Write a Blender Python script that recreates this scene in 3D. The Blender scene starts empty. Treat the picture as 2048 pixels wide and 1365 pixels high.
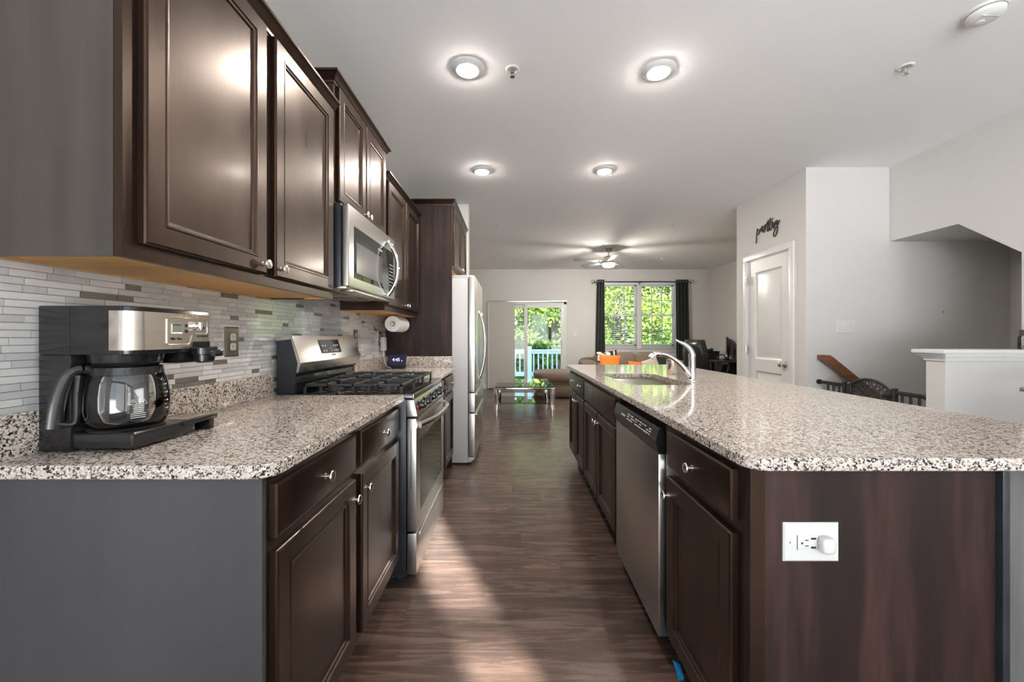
import bpy, bmesh, math, random
from mathutils import Vector, Matrix
random.seed(7)
PI = math.pi
SC = bpy.context.scene
COL = SC.collection

# ------------------------------------------------------------------ camera
CAMZ = 1.193
F = 796.4                      # focal length in pixels of the 2048 px wide frame
cd = bpy.data.cameras.new('camera')
cam = bpy.data.objects.new('camera', cd); COL.objects.link(cam)
cam.location = (0, 0, CAMZ); cam.rotation_euler = (PI/2, 0, 0)
cd.sensor_width = 36; cd.lens = F/2048*36
cd.shift_x = -1/2048; cd.shift_y = -8.5/2048
cd.clip_start = .05; cd.clip_end = 200
SC.camera = cam

# ------------------------------------------------------------------ world, sun, exposure
EXPOSURE = 0.28
SKY_STRENGTH = 3.8
SUN_STRENGTH = 31.0
SKY_SUNSIDE = 2.6
GROUND_FILL = 18.0
CAN_STRENGTH = 430.0
FAN_STRENGTH = 450.0
w = bpy.data.worlds.new('daylight'); SC.world = w; w.use_nodes = True
nt = w.node_tree; nt.nodes.clear()
wo = nt.nodes.new('ShaderNodeOutputWorld'); bg = nt.nodes.new('ShaderNodeBackground')
tc = nt.nodes.new('ShaderNodeTexCoord'); sp = nt.nodes.new('ShaderNodeSeparateXYZ')
cr = nt.nodes.new('ShaderNodeValToRGB'); ma = nt.nodes.new('ShaderNodeMapRange')
ma.inputs['From Min'].default_value = -1; ma.inputs['From Max'].default_value = 1
e = cr.color_ramp.elements
e[0].position = 0; e[0].color = (.47, .49, .515, 1)
e[1].position = 1; e[1].color = (.45, .62, .95, 1)
k = e.new(.49); k.color = (.58, .60, .625, 1)
k = e.new(.52); k.color = (.95, .98, 1, 1)
k = e.new(.70); k.color = (.70, .83, 1, 1)
nt.links.new(tc.outputs['Generated'], sp.inputs[0]); nt.links.new(sp.outputs['Z'], ma.inputs['Value'])
nt.links.new(ma.outputs[0], cr.inputs[0]); nt.links.new(cr.outputs[0], bg.inputs['Color'])
# behind the camera: own sky strength, and ground glow added to brighten the ceiling
def wmap(src, f0, f1, t0, t1):
    q = nt.nodes.new('ShaderNodeMapRange'); q.interpolation_type = 'SMOOTHSTEP'
    for n_, v_ in (('From Min', f0), ('From Max', f1)): q.inputs[n_].default_value = v_
    for n_, v_ in (('To Min', t0), ('To Max', t1)):
        if isinstance(v_, (int, float)): q.inputs[n_].default_value = v_
        else: nt.links.new(v_, q.inputs[n_])
    nt.links.new(src, q.inputs['Value']); return q.outputs[0]
side = wmap(sp.outputs['Z'], -.04, .04, GROUND_FILL, SKY_SUNSIDE)
nt.links.new(wmap(sp.outputs['Y'], .1, -.5, SKY_STRENGTH, side), bg.inputs['Strength'])
nt.links.new(bg.outputs[0], wo.inputs[0])

sl = bpy.data.lights.new('sun', 'SUN'); sun = bpy.data.objects.new('sun', sl); COL.objects.link(sun)
sl.energy = SUN_STRENGTH; sl.angle = math.radians(1.2); sl.color = (1, .975, .94)
sun.location = (6, -12, 8)
sun.rotation_euler = Vector((-.43, .90, -.45)).to_track_quat('-Z', 'Y').to_euler()

SC.view_settings.view_transform = 'Standard'; SC.view_settings.look = 'None'
SC.view_settings.gamma = 1; SC.view_settings.exposure = EXPOSURE
try: SC.view_settings.use_curve_mapping = False
except Exception: pass
SC.cycles.use_denoising = True
SC.cycles.max_bounces = 10; SC.cycles.diffuse_bounces = 5; SC.cycles.glossy_bounces = 5
SC.cycles.transparent_max_bounces = 24
SC.cycles.caustics_reflective = False; SC.cycles.caustics_refractive = False
SC.cycles.sample_clamp_indirect = 6

# ------------------------------------------------------------------ materials
def new_mat(name):
    m = bpy.data.materials.new(name); m.use_nodes = True
    n = m.node_tree.nodes; b = n['Principled BSDF']
    return m, m.node_tree, b
def setp(b, **kw):
    names = dict(col='Base Color', rough='Roughness', metal='Metallic', spec='Specular IOR Level', coat='Coat Weight',
                 coatr='Coat Roughness', tint='Specular Tint', emis='Emission Color', estr='Emission Strength', aniso='Anisotropic', sheen='Sheen Weight', ior='IOR')
    for k_, v in kw.items():
        i = b.inputs.get(names[k_])
        if i is None: continue
        if isinstance(v, (tuple, list)) and len(v) == 3: v = (*v, 1)
        i.default_value = v
def noise_ramp(t, stops, scale, nscale=1, detail=5, rough=.6, distort=0):
    tcn = t.nodes.new('ShaderNodeTexCoord'); mp = t.nodes.new('ShaderNodeMapping')
    mp.inputs['Scale'].default_value = scale if isinstance(scale, tuple) else (scale,)*3
    nz = t.nodes.new('ShaderNodeTexNoise'); nz.inputs['Scale'].default_value = nscale
    nz.inputs['Detail'].default_value = detail; nz.inputs['Roughness'].default_value = rough
    nz.inputs['Distortion'].default_value = distort
    r = t.nodes.new('ShaderNodeValToRGB')
    el = r.color_ramp.elements
    el[0].position = stops[0][0]; el[0].color = (*stops[0][1], 1)
    el[1].position = stops[-1][0]; el[1].color = (*stops[-1][1], 1)
    for p, c in stops[1:-1]:
        q = el.new(p); q.color = (*c, 1)
    t.links.new(tcn.outputs['Object'], mp.inputs[0]); t.links.new(mp.outputs[0], nz.inputs['Vector'])
    t.links.new(nz.outputs['Fac'], r.inputs[0])
    return r, nz, mp
def bump(t, b, src, strength, dist=.002):
    bn = t.nodes.new('ShaderNodeBump'); bn.inputs['Strength'].default_value = strength; bn.inputs['Distance'].default_value = dist
    t.links.new(src, bn.inputs['Height']); t.links.new(bn.outputs[0], b.inputs['Normal'])
def mat(name, c1, c2=None, scale=6, bmp=0, stops=None, detail=5, **kw):
    m, t, b = new_mat(name); setp(b, **kw)
    if c2 is None: c2 = tuple(min(1, v*1.08+.002) for v in c1)
    r, nz, mp = noise_ramp(t, stops or [(.3, c1), (.7, c2)], scale, 1, detail)
    t.links.new(r.outputs[0], b.inputs['Base Color'])
    if bmp: bump(t, b, nz.outputs['Fac'], bmp)
    return m
MT = {}
MT['paint'] = mat('wall_paint', (.64, .625, .603), (.655, .64, .617), 40, rough=.7)
MT['ceiling'] = mat('ceiling_paint', (.88, .88, .875), (.89, .89, .885), 40, rough=.8)
MT['trimw'] = mat('white_trim_paint', (.72, .715, .70), (.74, .735, .72), 20, rough=.35)
MT['espresso'] = mat('espresso_wood', (.022, .012, .0085), (.060, .032, .021), (14, 14, 1.6), rough=.34, spec=.55, tint=(1, .66, .46), coat=.10, coatr=.15, detail=8,
                     stops=[(.25, (.006, .0034, .0026)), (.5, (.012, .0064, .0046)), (.75, (.026, .0135, .0092))])
MT['espresso_panel'] = mat('espresso_panel_wood', (.03, .015, .01), (.1, .05, .035), (13, 13, 1.3), rough=.46, spec=.3, detail=9,
                     stops=[(.30, (.013, .008, .0073)), (.48, (.025, .0135, .0115)), (.70, (.064, .032, .026))])
MT['greypanel'] = mat('dark_grey_laminate', (.060, .058, .062), (.075, .072, .076), (6, 6, 1), rough=.38)
MT['umber'] = mat('upper_side_laminate', (.044, .037, .032), (.085, .069, .058), (12, 12, .8), rough=.42, detail=8)
def vary_rough(m, lo, hi, scale):
    t = m.node_tree; b = t.nodes['Principled BSDF']
    tcn = t.nodes.new('ShaderNodeTexCoord'); mp = t.nodes.new('ShaderNodeMapping'); mp.inputs['Scale'].default_value = scale
    nz = t.nodes.new('ShaderNodeTexNoise'); nz.inputs['Scale'].default_value = 1; nz.inputs['Detail'].default_value = 2; nz.inputs['Roughness'].default_value = .5
    mr = t.nodes.new('ShaderNodeMapRange'); mr.inputs['From Min'].default_value = .3; mr.inputs['From Max'].default_value = .7
    mr.inputs['To Min'].default_value = lo; mr.inputs['To Max'].default_value = hi
    t.links.new(tcn.outputs['Object'], mp.inputs[0]); t.links.new(mp.outputs[0], nz.inputs['Vector']); t.links.new(nz.outputs['Fac'], mr.inputs['Value']); t.links.new(mr.outputs[0], b.inputs['Roughness'])
vary_rough(MT['espresso'], .27, .36, (7, 7, 2.5))
MT['rawwood'] = mat('raw_maple', (.62, .33, .10), (.72, .42, .15), (3, 18, 18), rough=.55)
MT['weathered'] = mat('weathered_grey_wood', (.07, .07, .068), (.17, .17, .16), (12, 12, 1.2), rough=.6, bmp=.2)
MT['steel'] = mat('brushed_stainless', (.56, .54, .51), (.62, .60, .57), (3, 3, 160), rough=.27, metal=1)
MT['steel_h'] = mat('brushed_stainless_door', (.54, .525, .50), (.60, .585, .56), (160, 160, 3), rough=.30, metal=1)
MT['nickel'] = mat('satin_nickel', (.72, .68, .62), (.76, .72, .66), 30, rough=.22, metal=1)
MT['chrome'] = mat('polished_chrome', (.84, .84, .85), (.88, .88, .89), 20, rough=.05, metal=1)
MT['fridge_side'] = mat('textured_grey_enamel', (.55, .545, .54), (.62, .615, .61), 260, rough=.5, bmp=.25)
MT['black'] = mat('gloss_black_plastic', (.012, .012, .013), (.016, .016, .017), 20, rough=.16, spec=.5)
MT['blackm'] = mat('matte_black', (.014, .014, .015), (.022, .022, .023), 40, rough=.5)
MT['iron'] = mat('cast_iron', (.030, .031, .033), (.05, .051, .054), 120, rough=.45, bmp=.2)
MT['enamel'] = mat('black_enamel', (.010, .011, .013), (.014, .015, .017), 8, rough=.10, spec=.6)
MT['bluesteel'] = mat('dark_painted_side', (.016, .020, .026), (.03, .036, .045), 14, rough=.32)
MT['darkglass'] = mat('dark_glass', (.020, .022, .020), (.024, .026, .024), 8, rough=.06, spec=.7)
MT['mwwindow'] = mat('screened_glass', (.085, .088, .085), (.10, .103, .10), 300, rough=.14, spec=.6)
MT['white'] = mat('white_plastic', (.68, .68, .665), (.70, .70, .685), 20, rough=.35)
MT['paper'] = mat('paper_towel', (.84, .83, .81), (.80, .79, .77), 90, rough=.9, bmp=.3)
MT['pewter'] = mat('pewter_plate', (.20, .18, .15), (.25, .225, .19), 40, rough=.35, metal=1)
MT['brownfab'] = mat('brown_chenille', (.10, .068, .048), (.20, .142, .104), 90, rough=.95, bmp=.5, sheen=.25)
MT['greyfab'] = mat('taupe_chenille', (.19, .15, .115), (.28, .225, .175), 70, rough=.95, bmp=.4, sheen=.25)
MT['orange'] = mat('orange_cotton', (.86, .22, .035), (.92, .27, .05), 60, rough=.85)
MT['bwfab'] = mat('black_white_print', (.02, .02, .022), (.75, .73, .70), 9, rough=.85, stops=[(.50, (.02, .02, .022)), (.56, (.78, .76, .72))], detail=1)
MT['cream'] = mat('cream_fabric', (.62, .58, .50), (.68, .64, .56), 40, rough=.9)
MT['curtain'] = mat('black_curtain', (.010, .016, .014), (.020, .030, .026), 25, rough=.75, sheen=.15)
MT['shade'] = mat('woven_cream_shade', (.46, .43, .38), (.58, .545, .49), (3, 3, 160), rough=.9, bmp=.3)
MT['slat'] = mat('white_blind_slat', (.80, .84, .88), (.84, .87, .90), 12, rough=.4)
MT['handrail'] = mat('stained_oak', (.09, .035, .013), (.21, .088, .034), (2, 30, 30), rough=.35, coat=.3)
MT['leather'] = mat('black_leather', (.012, .016, .015), (.020, .026, .024), 60, rough=.28, bmp=.15)
MT['deskw'] = mat('black_desk', (.014, .013, .013), (.024, .022, .022), (20, 3, 20), rough=.4)
MT['bluegrey'] = mat('pale_blue_deck_paint', (.50, .66, .78), (.56, .71, .82), 10, rough=.5)
MT['deck'] = mat('deck_boards', (.42, .50, .54), (.52, .60, .64), (2, 40, 2), rough=.7)
MT['bark'] = mat('tree_bark', (.05, .038, .028), (.12, .095, .075), (12, 12, 3), rough=.9, bmp=.6)
MT['grass'] = mat('lawn', (.06, .11, .02), (.14, .20, .04), 6, rough=.9)
MT['paving'] = mat('light_paving', (.42, .40, .37), (.50, .48, .45), 2, rough=.85)
MT['fan'] = mat('silver_fan_blade', (.22, .25, .26), (.27, .30, .31), (2, 14, 14), rough=.4, metal=.3)
MT['tape'] = mat('blue_tape', (.01, .25, .62), (.02, .30, .70), 20, rough=.6)
MT['lcd'] = mat('lcd_screen', (.20, .23, .17), (.23, .26, .20), 12, rough=.2)
MT['red'] = mat('red_plastic', (.55, .02, .02), (.6, .03, .03), 12, rough=.3)
MT['ink'] = mat('black_lettering', (.012, .012, .012), (.02, .02, .02), 20, rough=.5)
MT['inkw'] = mat('white_lettering', (.75, .75, .74), (.8, .8, .79), 20, rough=.5)
MT['inkb'] = mat('bronze_lettering', (.62, .40, .22), (.68, .45, .26), 20, rough=.35, metal=.6)
MT['grout'] = mat('pale_grout', (.50, .48, .45), (.56, .54, .51), 60, rough=.9)
MT['tile_w'] = mat('white_glass_tile', (.76, .76, .755), (.83, .83, .825), (3, 40, 60), rough=.09, spec=.6, coat=.5, coatr=.04)
MT['tile_g'] = mat('pale_grey_glass_tile', (.60, .61, .615), (.69, .70, .70), (3, 40, 60), rough=.09, spec=.6, coat=.5, coatr=.04)
MT['tile_t'] = mat('taupe_metal_tile', (.235, .205, .175), (.30, .265, .23), (3, 10, 90), rough=.25, metal=.35)
MT['tile_d'] = mat('grey_stone_tile', (.17, .165, .155), (.23, .22, .21), (3, 10, 90), rough=.28)
MT['coffeemetal'] = mat('rose_stainless', (.66, .60, .54), (.70, .64, .58), (4, 4, 120), rough=.2, metal=1)

def emis_mat(name, col, s):
    m, t, b = new_mat(name); setp(b, col=(.8, .8, .8), emis=col, estr=s); return m
MT['lens'] = emis_mat('lit_lens', (1, .915, .83), CAN_STRENGTH)
MT['fanlens'] = emis_mat('lit_fan_bowl', (1, .91, .80), FAN_STRENGTH)
MT['screen'] = emis_mat('lit_screen', (.06, .06, .20), .16); setp(MT['screen'].node_tree.nodes['Principled BSDF'], col=(.01, .01, .02), rough=.1)
MT['digits'] = emis_mat('lit_digits', (.62, .62, 1), 1.2)

def glass_mat(name, tint, refl=1.0, ior=1.45):
    m = bpy.data.materials.new(name); m.use_nodes = True; t = m.node_tree; t.nodes.clear()
    o = t.nodes.new('ShaderNodeOutputMaterial'); mx = t.nodes.new('ShaderNodeMixShader')
    tr = t.nodes.new('ShaderNodeBsdfTransparent'); gl = t.nodes.new('ShaderNodeBsdfGlossy')
    fr = t.nodes.new('ShaderNodeFresnel'); fr.inputs['IOR'].default_value = ior
    tr.inputs['Color'].default_value = (*tint, 1); gl.inputs['Roughness'].default_value = .02
    gl.inputs['Color'].default_value = (refl, refl, refl, 1)
    t.links.new(fr.outputs[0], mx.inputs[0]); t.links.new(tr.outputs[0], mx.inputs[1]); t.links.new(gl.outputs[0], mx.inputs[2])
    t.links.new(mx.outputs[0], o.inputs['Surface'])
    return m
MT['glass'] = glass_mat('window_glass', (.97, .985, .98), .8, 1.35)
MT['tableglass'] = glass_mat('table_glass', (.88, .95, .92), 1, 1.5)
MT['carafe'] = glass_mat('carafe_glass', (.93, .93, .92), 1, 1.55)
def reflection_mat():  # pale see-through sheet that stands in for a window reflection
    m = bpy.data.materials.new('reflection_sheet'); m.use_nodes = True; t = m.node_tree; b = t.nodes['Principled BSDF']
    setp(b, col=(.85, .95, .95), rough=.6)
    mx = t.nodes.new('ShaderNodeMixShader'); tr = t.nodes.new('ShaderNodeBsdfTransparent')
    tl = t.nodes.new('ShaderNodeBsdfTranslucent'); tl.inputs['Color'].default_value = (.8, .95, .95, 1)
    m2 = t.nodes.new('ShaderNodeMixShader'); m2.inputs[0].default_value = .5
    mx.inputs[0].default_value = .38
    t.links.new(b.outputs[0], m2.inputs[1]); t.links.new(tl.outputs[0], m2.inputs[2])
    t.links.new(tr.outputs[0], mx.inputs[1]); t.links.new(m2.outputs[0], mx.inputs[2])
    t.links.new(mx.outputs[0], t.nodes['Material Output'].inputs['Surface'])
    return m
MT['reflection'] = reflection_mat()
def cloth_mat(name, c1, c2, scale, f):
    m = mat(name, c1, c2, scale, rough=.9); t = m.node_tree; b = t.nodes['Principled BSDF']
    tl = t.nodes.new('ShaderNodeBsdfTranslucent'); tl.inputs['Color'].default_value = (*c2, 1)
    mx = t.nodes.new('ShaderNodeMixShader'); mx.inputs[0].default_value = f
    t.links.new(b.outputs[0], mx.inputs[1]); t.links.new(tl.outputs[0], mx.inputs[2]); t.links.new(mx.outputs[0], t.nodes['Material Output'].inputs['Surface'])
    return m
MT['shade'] = cloth_mat('woven_cream_shade', (.64, .61, .56), (.75, .72, .67), (3, 3, 160), .18)

def granite_mat():
    m, t, b = new_mat('speckled_granite'); setp(b, rough=.07, spec=.5)
    N = t.nodes.new
    tcn = N('ShaderNodeTexCoord'); nz = N('ShaderNodeTexNoise'); nz.inputs['Scale'].default_value = 150; nz.inputs['Detail'].default_value = 3
    mixv = N('ShaderNodeMix'); mixv.data_type = 'VECTOR'; mixv.inputs['Factor'].default_value = .010
    t.links.new(tcn.outputs['Object'], nz.inputs['Vector'])
    t.links.new(tcn.outputs['Object'], mixv.inputs[4]); t.links.new(nz.outputs['Color'], mixv.inputs[5])
    vo = N('ShaderNodeTexVoronoi'); vo.inputs['Scale'].default_value = 250; t.links.new(mixv.outputs[1], vo.inputs['Vector'])
    sx = N('ShaderNodeSeparateColor'); t.links.new(vo.outputs['Color'], sx.inputs[0])
    # clusters: dark grains gather where a slower noise is high
    n2 = N('ShaderNodeTexNoise'); n2.inputs['Scale'].default_value = 60; n2.inputs['Detail'].default_value = 2
    t.links.new(tcn.outputs['Object'], n2.inputs['Vector'])
    mr = N('ShaderNodeMath'); mr.operation = 'MULTIPLY_ADD'; mr.inputs[1].default_value = .9; mr.inputs[2].default_value = -.45
    t.links.new(n2.outputs['Fac'], mr.inputs[0])
    ad = N('ShaderNodeMath'); ad.operation = 'ADD'; t.links.new(sx.outputs[0], ad.inputs[0]); t.links.new(mr.outputs[0], ad.inputs[1])
    r = N('ShaderNodeValToRGB'); r.color_ramp.interpolation = 'CONSTANT'
    el = r.color_ramp.elements
    el[0].position = 0; el[0].color = (.62, .545, .48, 1)
    el[1].position = .30; el[1].color = (.72, .675, .62, 1)
    for p, c in ((.52, (.52, .42, .355)), (.65, (.30, .245, .215)), (.76, (.11, .095, .088)), (.89, (.022, .021, .022))):
        q = el.new(p); q.color = (*c, 1)
    t.links.new(ad.outputs[0], r.inputs[0]); t.links.new(r.outputs[0], b.inputs['Base Color'])
    return m
MT['granite'] = granite_mat()

def floor_mat():
    m, t, b = new_mat('plank_floor'); setp(b, rough=.27, spec=.5, sheen=.17); b.inputs['Sheen Roughness'].default_value = .45
    N = t.nodes.new
    tcn = N('ShaderNodeTexCoord')
    br = N('ShaderNodeTexBrick'); br.inputs['Scale'].default_value = 1; br.inputs['Brick Width'].default_value = 1.22
    br.inputs['Row Height'].default_value = .152; br.inputs['Mortar Size'].default_value = .0012; br.offset = 0
    br.inputs['Color1'].default_value = (0, 0, 0, 1); br.inputs['Color2'].default_value = (1, 1, 1, 1); br.inputs['Mortar'].default_value = (.5, .5, .5, 1)
    br.inputs['Mortar Smooth'].default_value = 0
    # every row starts at its own random place
    sx = N('ShaderNodeSeparateXYZ'); t.links.new(tcn.outputs['Object'], sx.inputs[0])
    dv = N('ShaderNodeMath'); dv.operation = 'DIVIDE'; dv.inputs[1].default_value = .152; t.links.new(sx.outputs['Y'], dv.inputs[0])
    fl = N('ShaderNodeMath'); fl.operation = 'FLOOR'; t.links.new(dv.outputs[0], fl.inputs[0])
    wn = N('ShaderNodeTexWhiteNoise'); wn.noise_dimensions = '1D'; t.links.new(fl.outputs[0], wn.inputs['W'])
    mx_ = N('ShaderNodeMath'); mx_.operation = 'MULTIPLY_ADD'; mx_.inputs[1].default_value = 1.22; t.links.new(wn.outputs['Value'], mx_.inputs[0]); t.links.new(sx.outputs['X'], mx_.inputs[2])
    cb = N('ShaderNodeCombineXYZ'); t.links.new(mx_.outputs[0], cb.inputs['X']); t.links.new(sx.outputs['Y'], cb.inputs['Y'])
    t.links.new(cb.outputs[0], br.inputs['Vector'])
    mp = N('ShaderNodeMapping'); mp.inputs['Scale'].default_value = (2.2, 24, 1)
    # shift the grain plank by plank
    mul = N('ShaderNodeVectorMath'); mul.operation = 'MULTIPLY_ADD'; mul.inputs[1].default_value = (7.3, 0, 3.1)
    t.links.new(br.outputs['Color'], mul.inputs[0]); t.links.new(tcn.outputs['Object'], mul.inputs[2])
    t.links.new(mul.outputs[0], mp.inputs[0])
    nz = N('ShaderNodeTexNoise'); nz.inputs['Scale'].default_value = 1; nz.inputs['Detail'].default_value = 8; nz.inputs['Roughness'].default_value = .65; nz.inputs['Distortion'].default_value = .8
    t.links.new(mp.outputs[0], nz.inputs['Vector'])
    r = N('ShaderNodeValToRGB'); el = r.color_ramp.elements
    el[0].position = .28; el[0].color = (.024, .0135, .009, 1); el[1].position = .72; el[1].color = (.20, .128, .098, 1)
    q = el.new(.5); q.color = (.082, .046, .031, 1)
    t.links.new(nz.outputs['Fac'], r.inputs[0])
    hs = N('ShaderNodeMix'); hs.data_type = 'RGBA'; hs.blend_type = 'MULTIPLY'; hs.inputs[0].default_value = 1
    pr = N('ShaderNodeValToRGB'); pe = pr.color_ramp.elements; pe[0].color = (.78, .75, .74, 1); pe[1].color = (1.15, 1.12, 1.1, 1)
    t.links.new(br.outputs['Color'], pr.inputs[0])
    t.links.new(r.outputs[0], hs.inputs[6]); t.links.new(pr.outputs[0], hs.inputs[7])
    mo = N('ShaderNodeMix'); mo.data_type = 'RGBA'; mo.inputs[7].default_value = (.015, .010, .008, 1)
    t.links.new(br.outputs['Fac'], mo.inputs[0]); t.links.new(hs.outputs[2], mo.inputs[6])
    t.links.new(mo.outputs[2], b.inputs['Base Color'])
    rr = N('ShaderNodeMapRange'); rr.inputs['To Min'].default_value = .18; rr.inputs['To Max'].default_value = .36
    t.links.new(nz.outputs['Fac'], rr.inputs['Value']); t.links.new(rr.outputs[0], b.inputs['Roughness'])
    bump(t, b, nz.outputs['Fac'], .05, .001)
    return m
MT['floor'] = floor_mat()

def leaf_mat(name, a, b_, c):
    m, t, b = new_mat(name); setp(b, rough=.5, spec=.3)
    r, nz, mp = noise_ramp(t, [(.30, a), (.5, b_), (.70, c)], 3.2, 1, 8, .8)
    t.links.new(r.outputs[0], b.inputs['Base Color'])
    tl = t.nodes.new('ShaderNodeBsdfTranslucent'); t.links.new(r.outputs[0], tl.inputs['Color'])
    mx = t.nodes.new('ShaderNodeMixShader'); mx.inputs[0].default_value = .4
    t.links.new(b.outputs[0], mx.inputs[1]); t.links.new(tl.outputs[0], mx.inputs[2])
    t.links.new(mx.outputs[0], t.nodes['Material Output'].inputs['Surface'])
    return m
MT['leafA'] = leaf_mat('leaf_yellow_green', (.11, .18, .03), (.23, .33, .055), (.45, .48, .14))
MT['leafB'] = leaf_mat('leaf_green', (.05, .11, .02), (.14, .24, .04), (.32, .42, .09))
MT['leafC'] = leaf_mat('leaf_deep_green', (.03, .065, .015), (.085, .16, .03), (.20, .29, .065))

# ------------------------------------------------------------------ mesh builder
class MB:
    def __init__(s): s.v = []; s.f = []; s.m = []
    def add(s, vs, fs, m=0):
        o = len(s.v); s.v += [tuple(p) for p in vs]; s.f += [tuple(i+o for i in q) for q in fs]; s.m += [m]*len(fs); return s
    def add_bm(s, bm, m=0, M=None):
        bm.verts.ensure_lookup_table()
        for i, v in enumerate(bm.verts): v.index = i
        s.add([(M @ v.co if M else v.co) for v in bm.verts], [[v.index for v in f.verts] for f in bm.faces], m); bm.free(); return s
    def box(s, x0, x1, y0, y1, z0, z1, b=0, m=0, seg=2):
        x0, x1 = sorted((x0, x1)); y0, y1 = sorted((y0, y1)); z0, z1 = sorted((z0, z1))
        if not b:
            vs = [(x, y, z) for x in (x0, x1) for y in (y0, y1) for z in (z0, z1)]
            return s.add(vs, [(0, 1, 3, 2), (4, 6, 7, 5), (0, 4, 5, 1), (2, 3, 7, 6), (0, 2, 6, 4), (1, 5, 7, 3)], m)
        bm = bmesh.new(); bmesh.ops.create_cube(bm, size=1)
        for v in bm.verts: v.co = Vector(((x0+x1)/2+v.co.x*(x1-x0), (y0+y1)/2+v.co.y*(y1-y0), (z0+z1)/2+v.co.z*(z1-z0)))
        bmesh.ops.bevel(bm, geom=bm.edges[:], offset=min(b, .49*min(x1-x0, y1-y0, z1-z0)), segments=seg, affect='EDGES', profile=.6)
        return s.add_bm(bm, m)
    def lathe(s, prof, org=(0, 0, 0), axis=(0, 0, 1), n=24, m=0):
        ax = Vector(axis).normalized(); u = ax.orthogonal().normalized(); w_ = ax.cross(u); org = Vector(org)
        vs = []; fs = []
        for r, h in prof:
            for i in range(n):
                a = 2*PI*i/n; vs.append(org+ax*h+(u*math.cos(a)+w_*math.sin(a))*max(r, 1e-5))
        for j in range(len(prof)-1):
            for i in range(n):
                k_ = (i+1) % n; fs.append((j*n+i, j*n+k_, (j+1)*n+k_, (j+1)*n+i))
        fs.append(tuple(range(n))); fs.append(tuple((len(prof)-1)*n+i for i in range(n)))
        return s.add(vs, fs, m)
    def cyl(s, p0, p1, r0, r1=None, n=16, m=0):
        p0 = Vector(p0); p1 = Vector(p1); r1 = r0 if r1 is None else r1
        return s.lathe([(r0, 0), (r1, (p1-p0).length)], p0, p1-p0, n, m)
    def tube(s, pts, r, n=10, m=0, closed=False, flat=1.0, up=None):
        P = [Vector(p) for p in pts]; L = len(P); R = r if isinstance(r, (list, tuple)) else [r]*L
        vs = []; fs = []; nrm = None
        for i in range(L):
            a = P[(i-1) % L] if (closed or i > 0) else P[i]; b = P[(i+1) % L] if (closed or i < L-1) else P[i]
            tg = (b-a).normalized()
            if up is not None: nrm = (Vector(up)-tg*tg.dot(Vector(up))).normalized()
            elif nrm is None: nrm = tg.orthogonal().normalized()
            else: nrm = (nrm-tg*tg.dot(nrm)).normalized()
            bn = tg.cross(nrm)
            for k_ in range(n):
                t_ = 2*PI*k_/n; vs.append(P[i]+nrm*math.cos(t_)*R[i]+bn*math.sin(t_)*R[i]*flat)
        for i in range(L if closed else L-1):
            j = (i+1) % L
            for k_ in range(n):
                q = (k_+1) % n; fs.append((i*n+k_, i*n+q, j*n+q, j*n+k_))
        if not closed: fs.append(tuple(range(n))); fs.append(tuple((L-1)*n+k_ for k_ in range(n)))
        return s.add(vs, fs, m)
    def prism(s, poly, fn, lo, hi, m=0, b=0):
        n = len(poly)
        vs = [fn(a, c, lo) for a, c in poly]+[fn(a, c, hi) for a, c in poly]
        fs = [tuple(range(n)), tuple(range(2*n-1, n-1, -1))]+[(i, (i+1) % n, n+(i+1) % n, n+i) for i in range(n)]
        if not b: return s.add(vs, fs, m)
        bm = bmesh.new(); bv = [bm.verts.new(v) for v in vs]
        for f in fs: bm.faces.new([bv[i] for i in f])
        bmesh.ops.recalc_face_normals(bm, faces=bm.faces[:])
        bmesh.ops.bevel(bm, geom=bm.edges[:], offset=b, segments=2, affect='EDGES', profile=.6)
        return s.add_bm(bm, m)
    def rings(s, fn, u0, u1, v0, v1, prof, m=0, back=True):
        vs = []; fs = []
        for ins, h in prof:
            for u, v in ((u0+ins, v0+ins), (u1-ins, v0+ins), (u1-ins, v1-ins), (u0+ins, v1-ins)): vs.append(fn(u, v, h))
        for j in range(len(prof)-1):
            for i in range(4):
                k_ = (i+1) % 4; fs.append((j*4+i, j*4+k_, j*4+4+k_, j*4+4+i))
        if back: fs.append((3, 2, 1, 0))
        q = (len(prof)-1)*4; fs.append((q, q+1, q+2, q+3))
        return s.add(vs, fs, m)
    def grid(s, fn, nu, nv, m=0, thick=None):
        vs = [fn(i/nu, j/nv) for i in range(nu+1) for j in range(nv+1)]
        fs = [(i*(nv+1)+j, (i+1)*(nv+1)+j, (i+1)*(nv+1)+j+1, i*(nv+1)+j+1) for i in range(nu) for j in range(nv)]
        return s.add(vs, fs, m)
    def blob(s, c, r, n=16, k=3.0, m=0, M=None):
        # superellipsoid: soft box
        vs = []; fs = []; rx, ry, rz = r
        sg = lambda q, p: math.copysign(abs(q)**p, q)
        p = 2/k
        for j in range(n+1):
            ph = -PI/2+PI*j/n
            for i in range(2*n):
                th = PI*i/n
                q = Vector((rx*sg(math.cos(ph), p)*sg(math.cos(th), p), ry*sg(math.cos(ph), p)*sg(math.sin(th), p), rz*sg(math.sin(ph), p)))
                if M: q = M @ q
                vs.append(Vector(c)+q)
        W = 2*n
        for j in range(n):
            for i in range(W):
                k_ = (i+1) % W; fs.append((j*W+i, j*W+k_, (j+1)*W+k_, (j+1)*W+i))
        return s.add(vs, fs, m)
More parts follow.
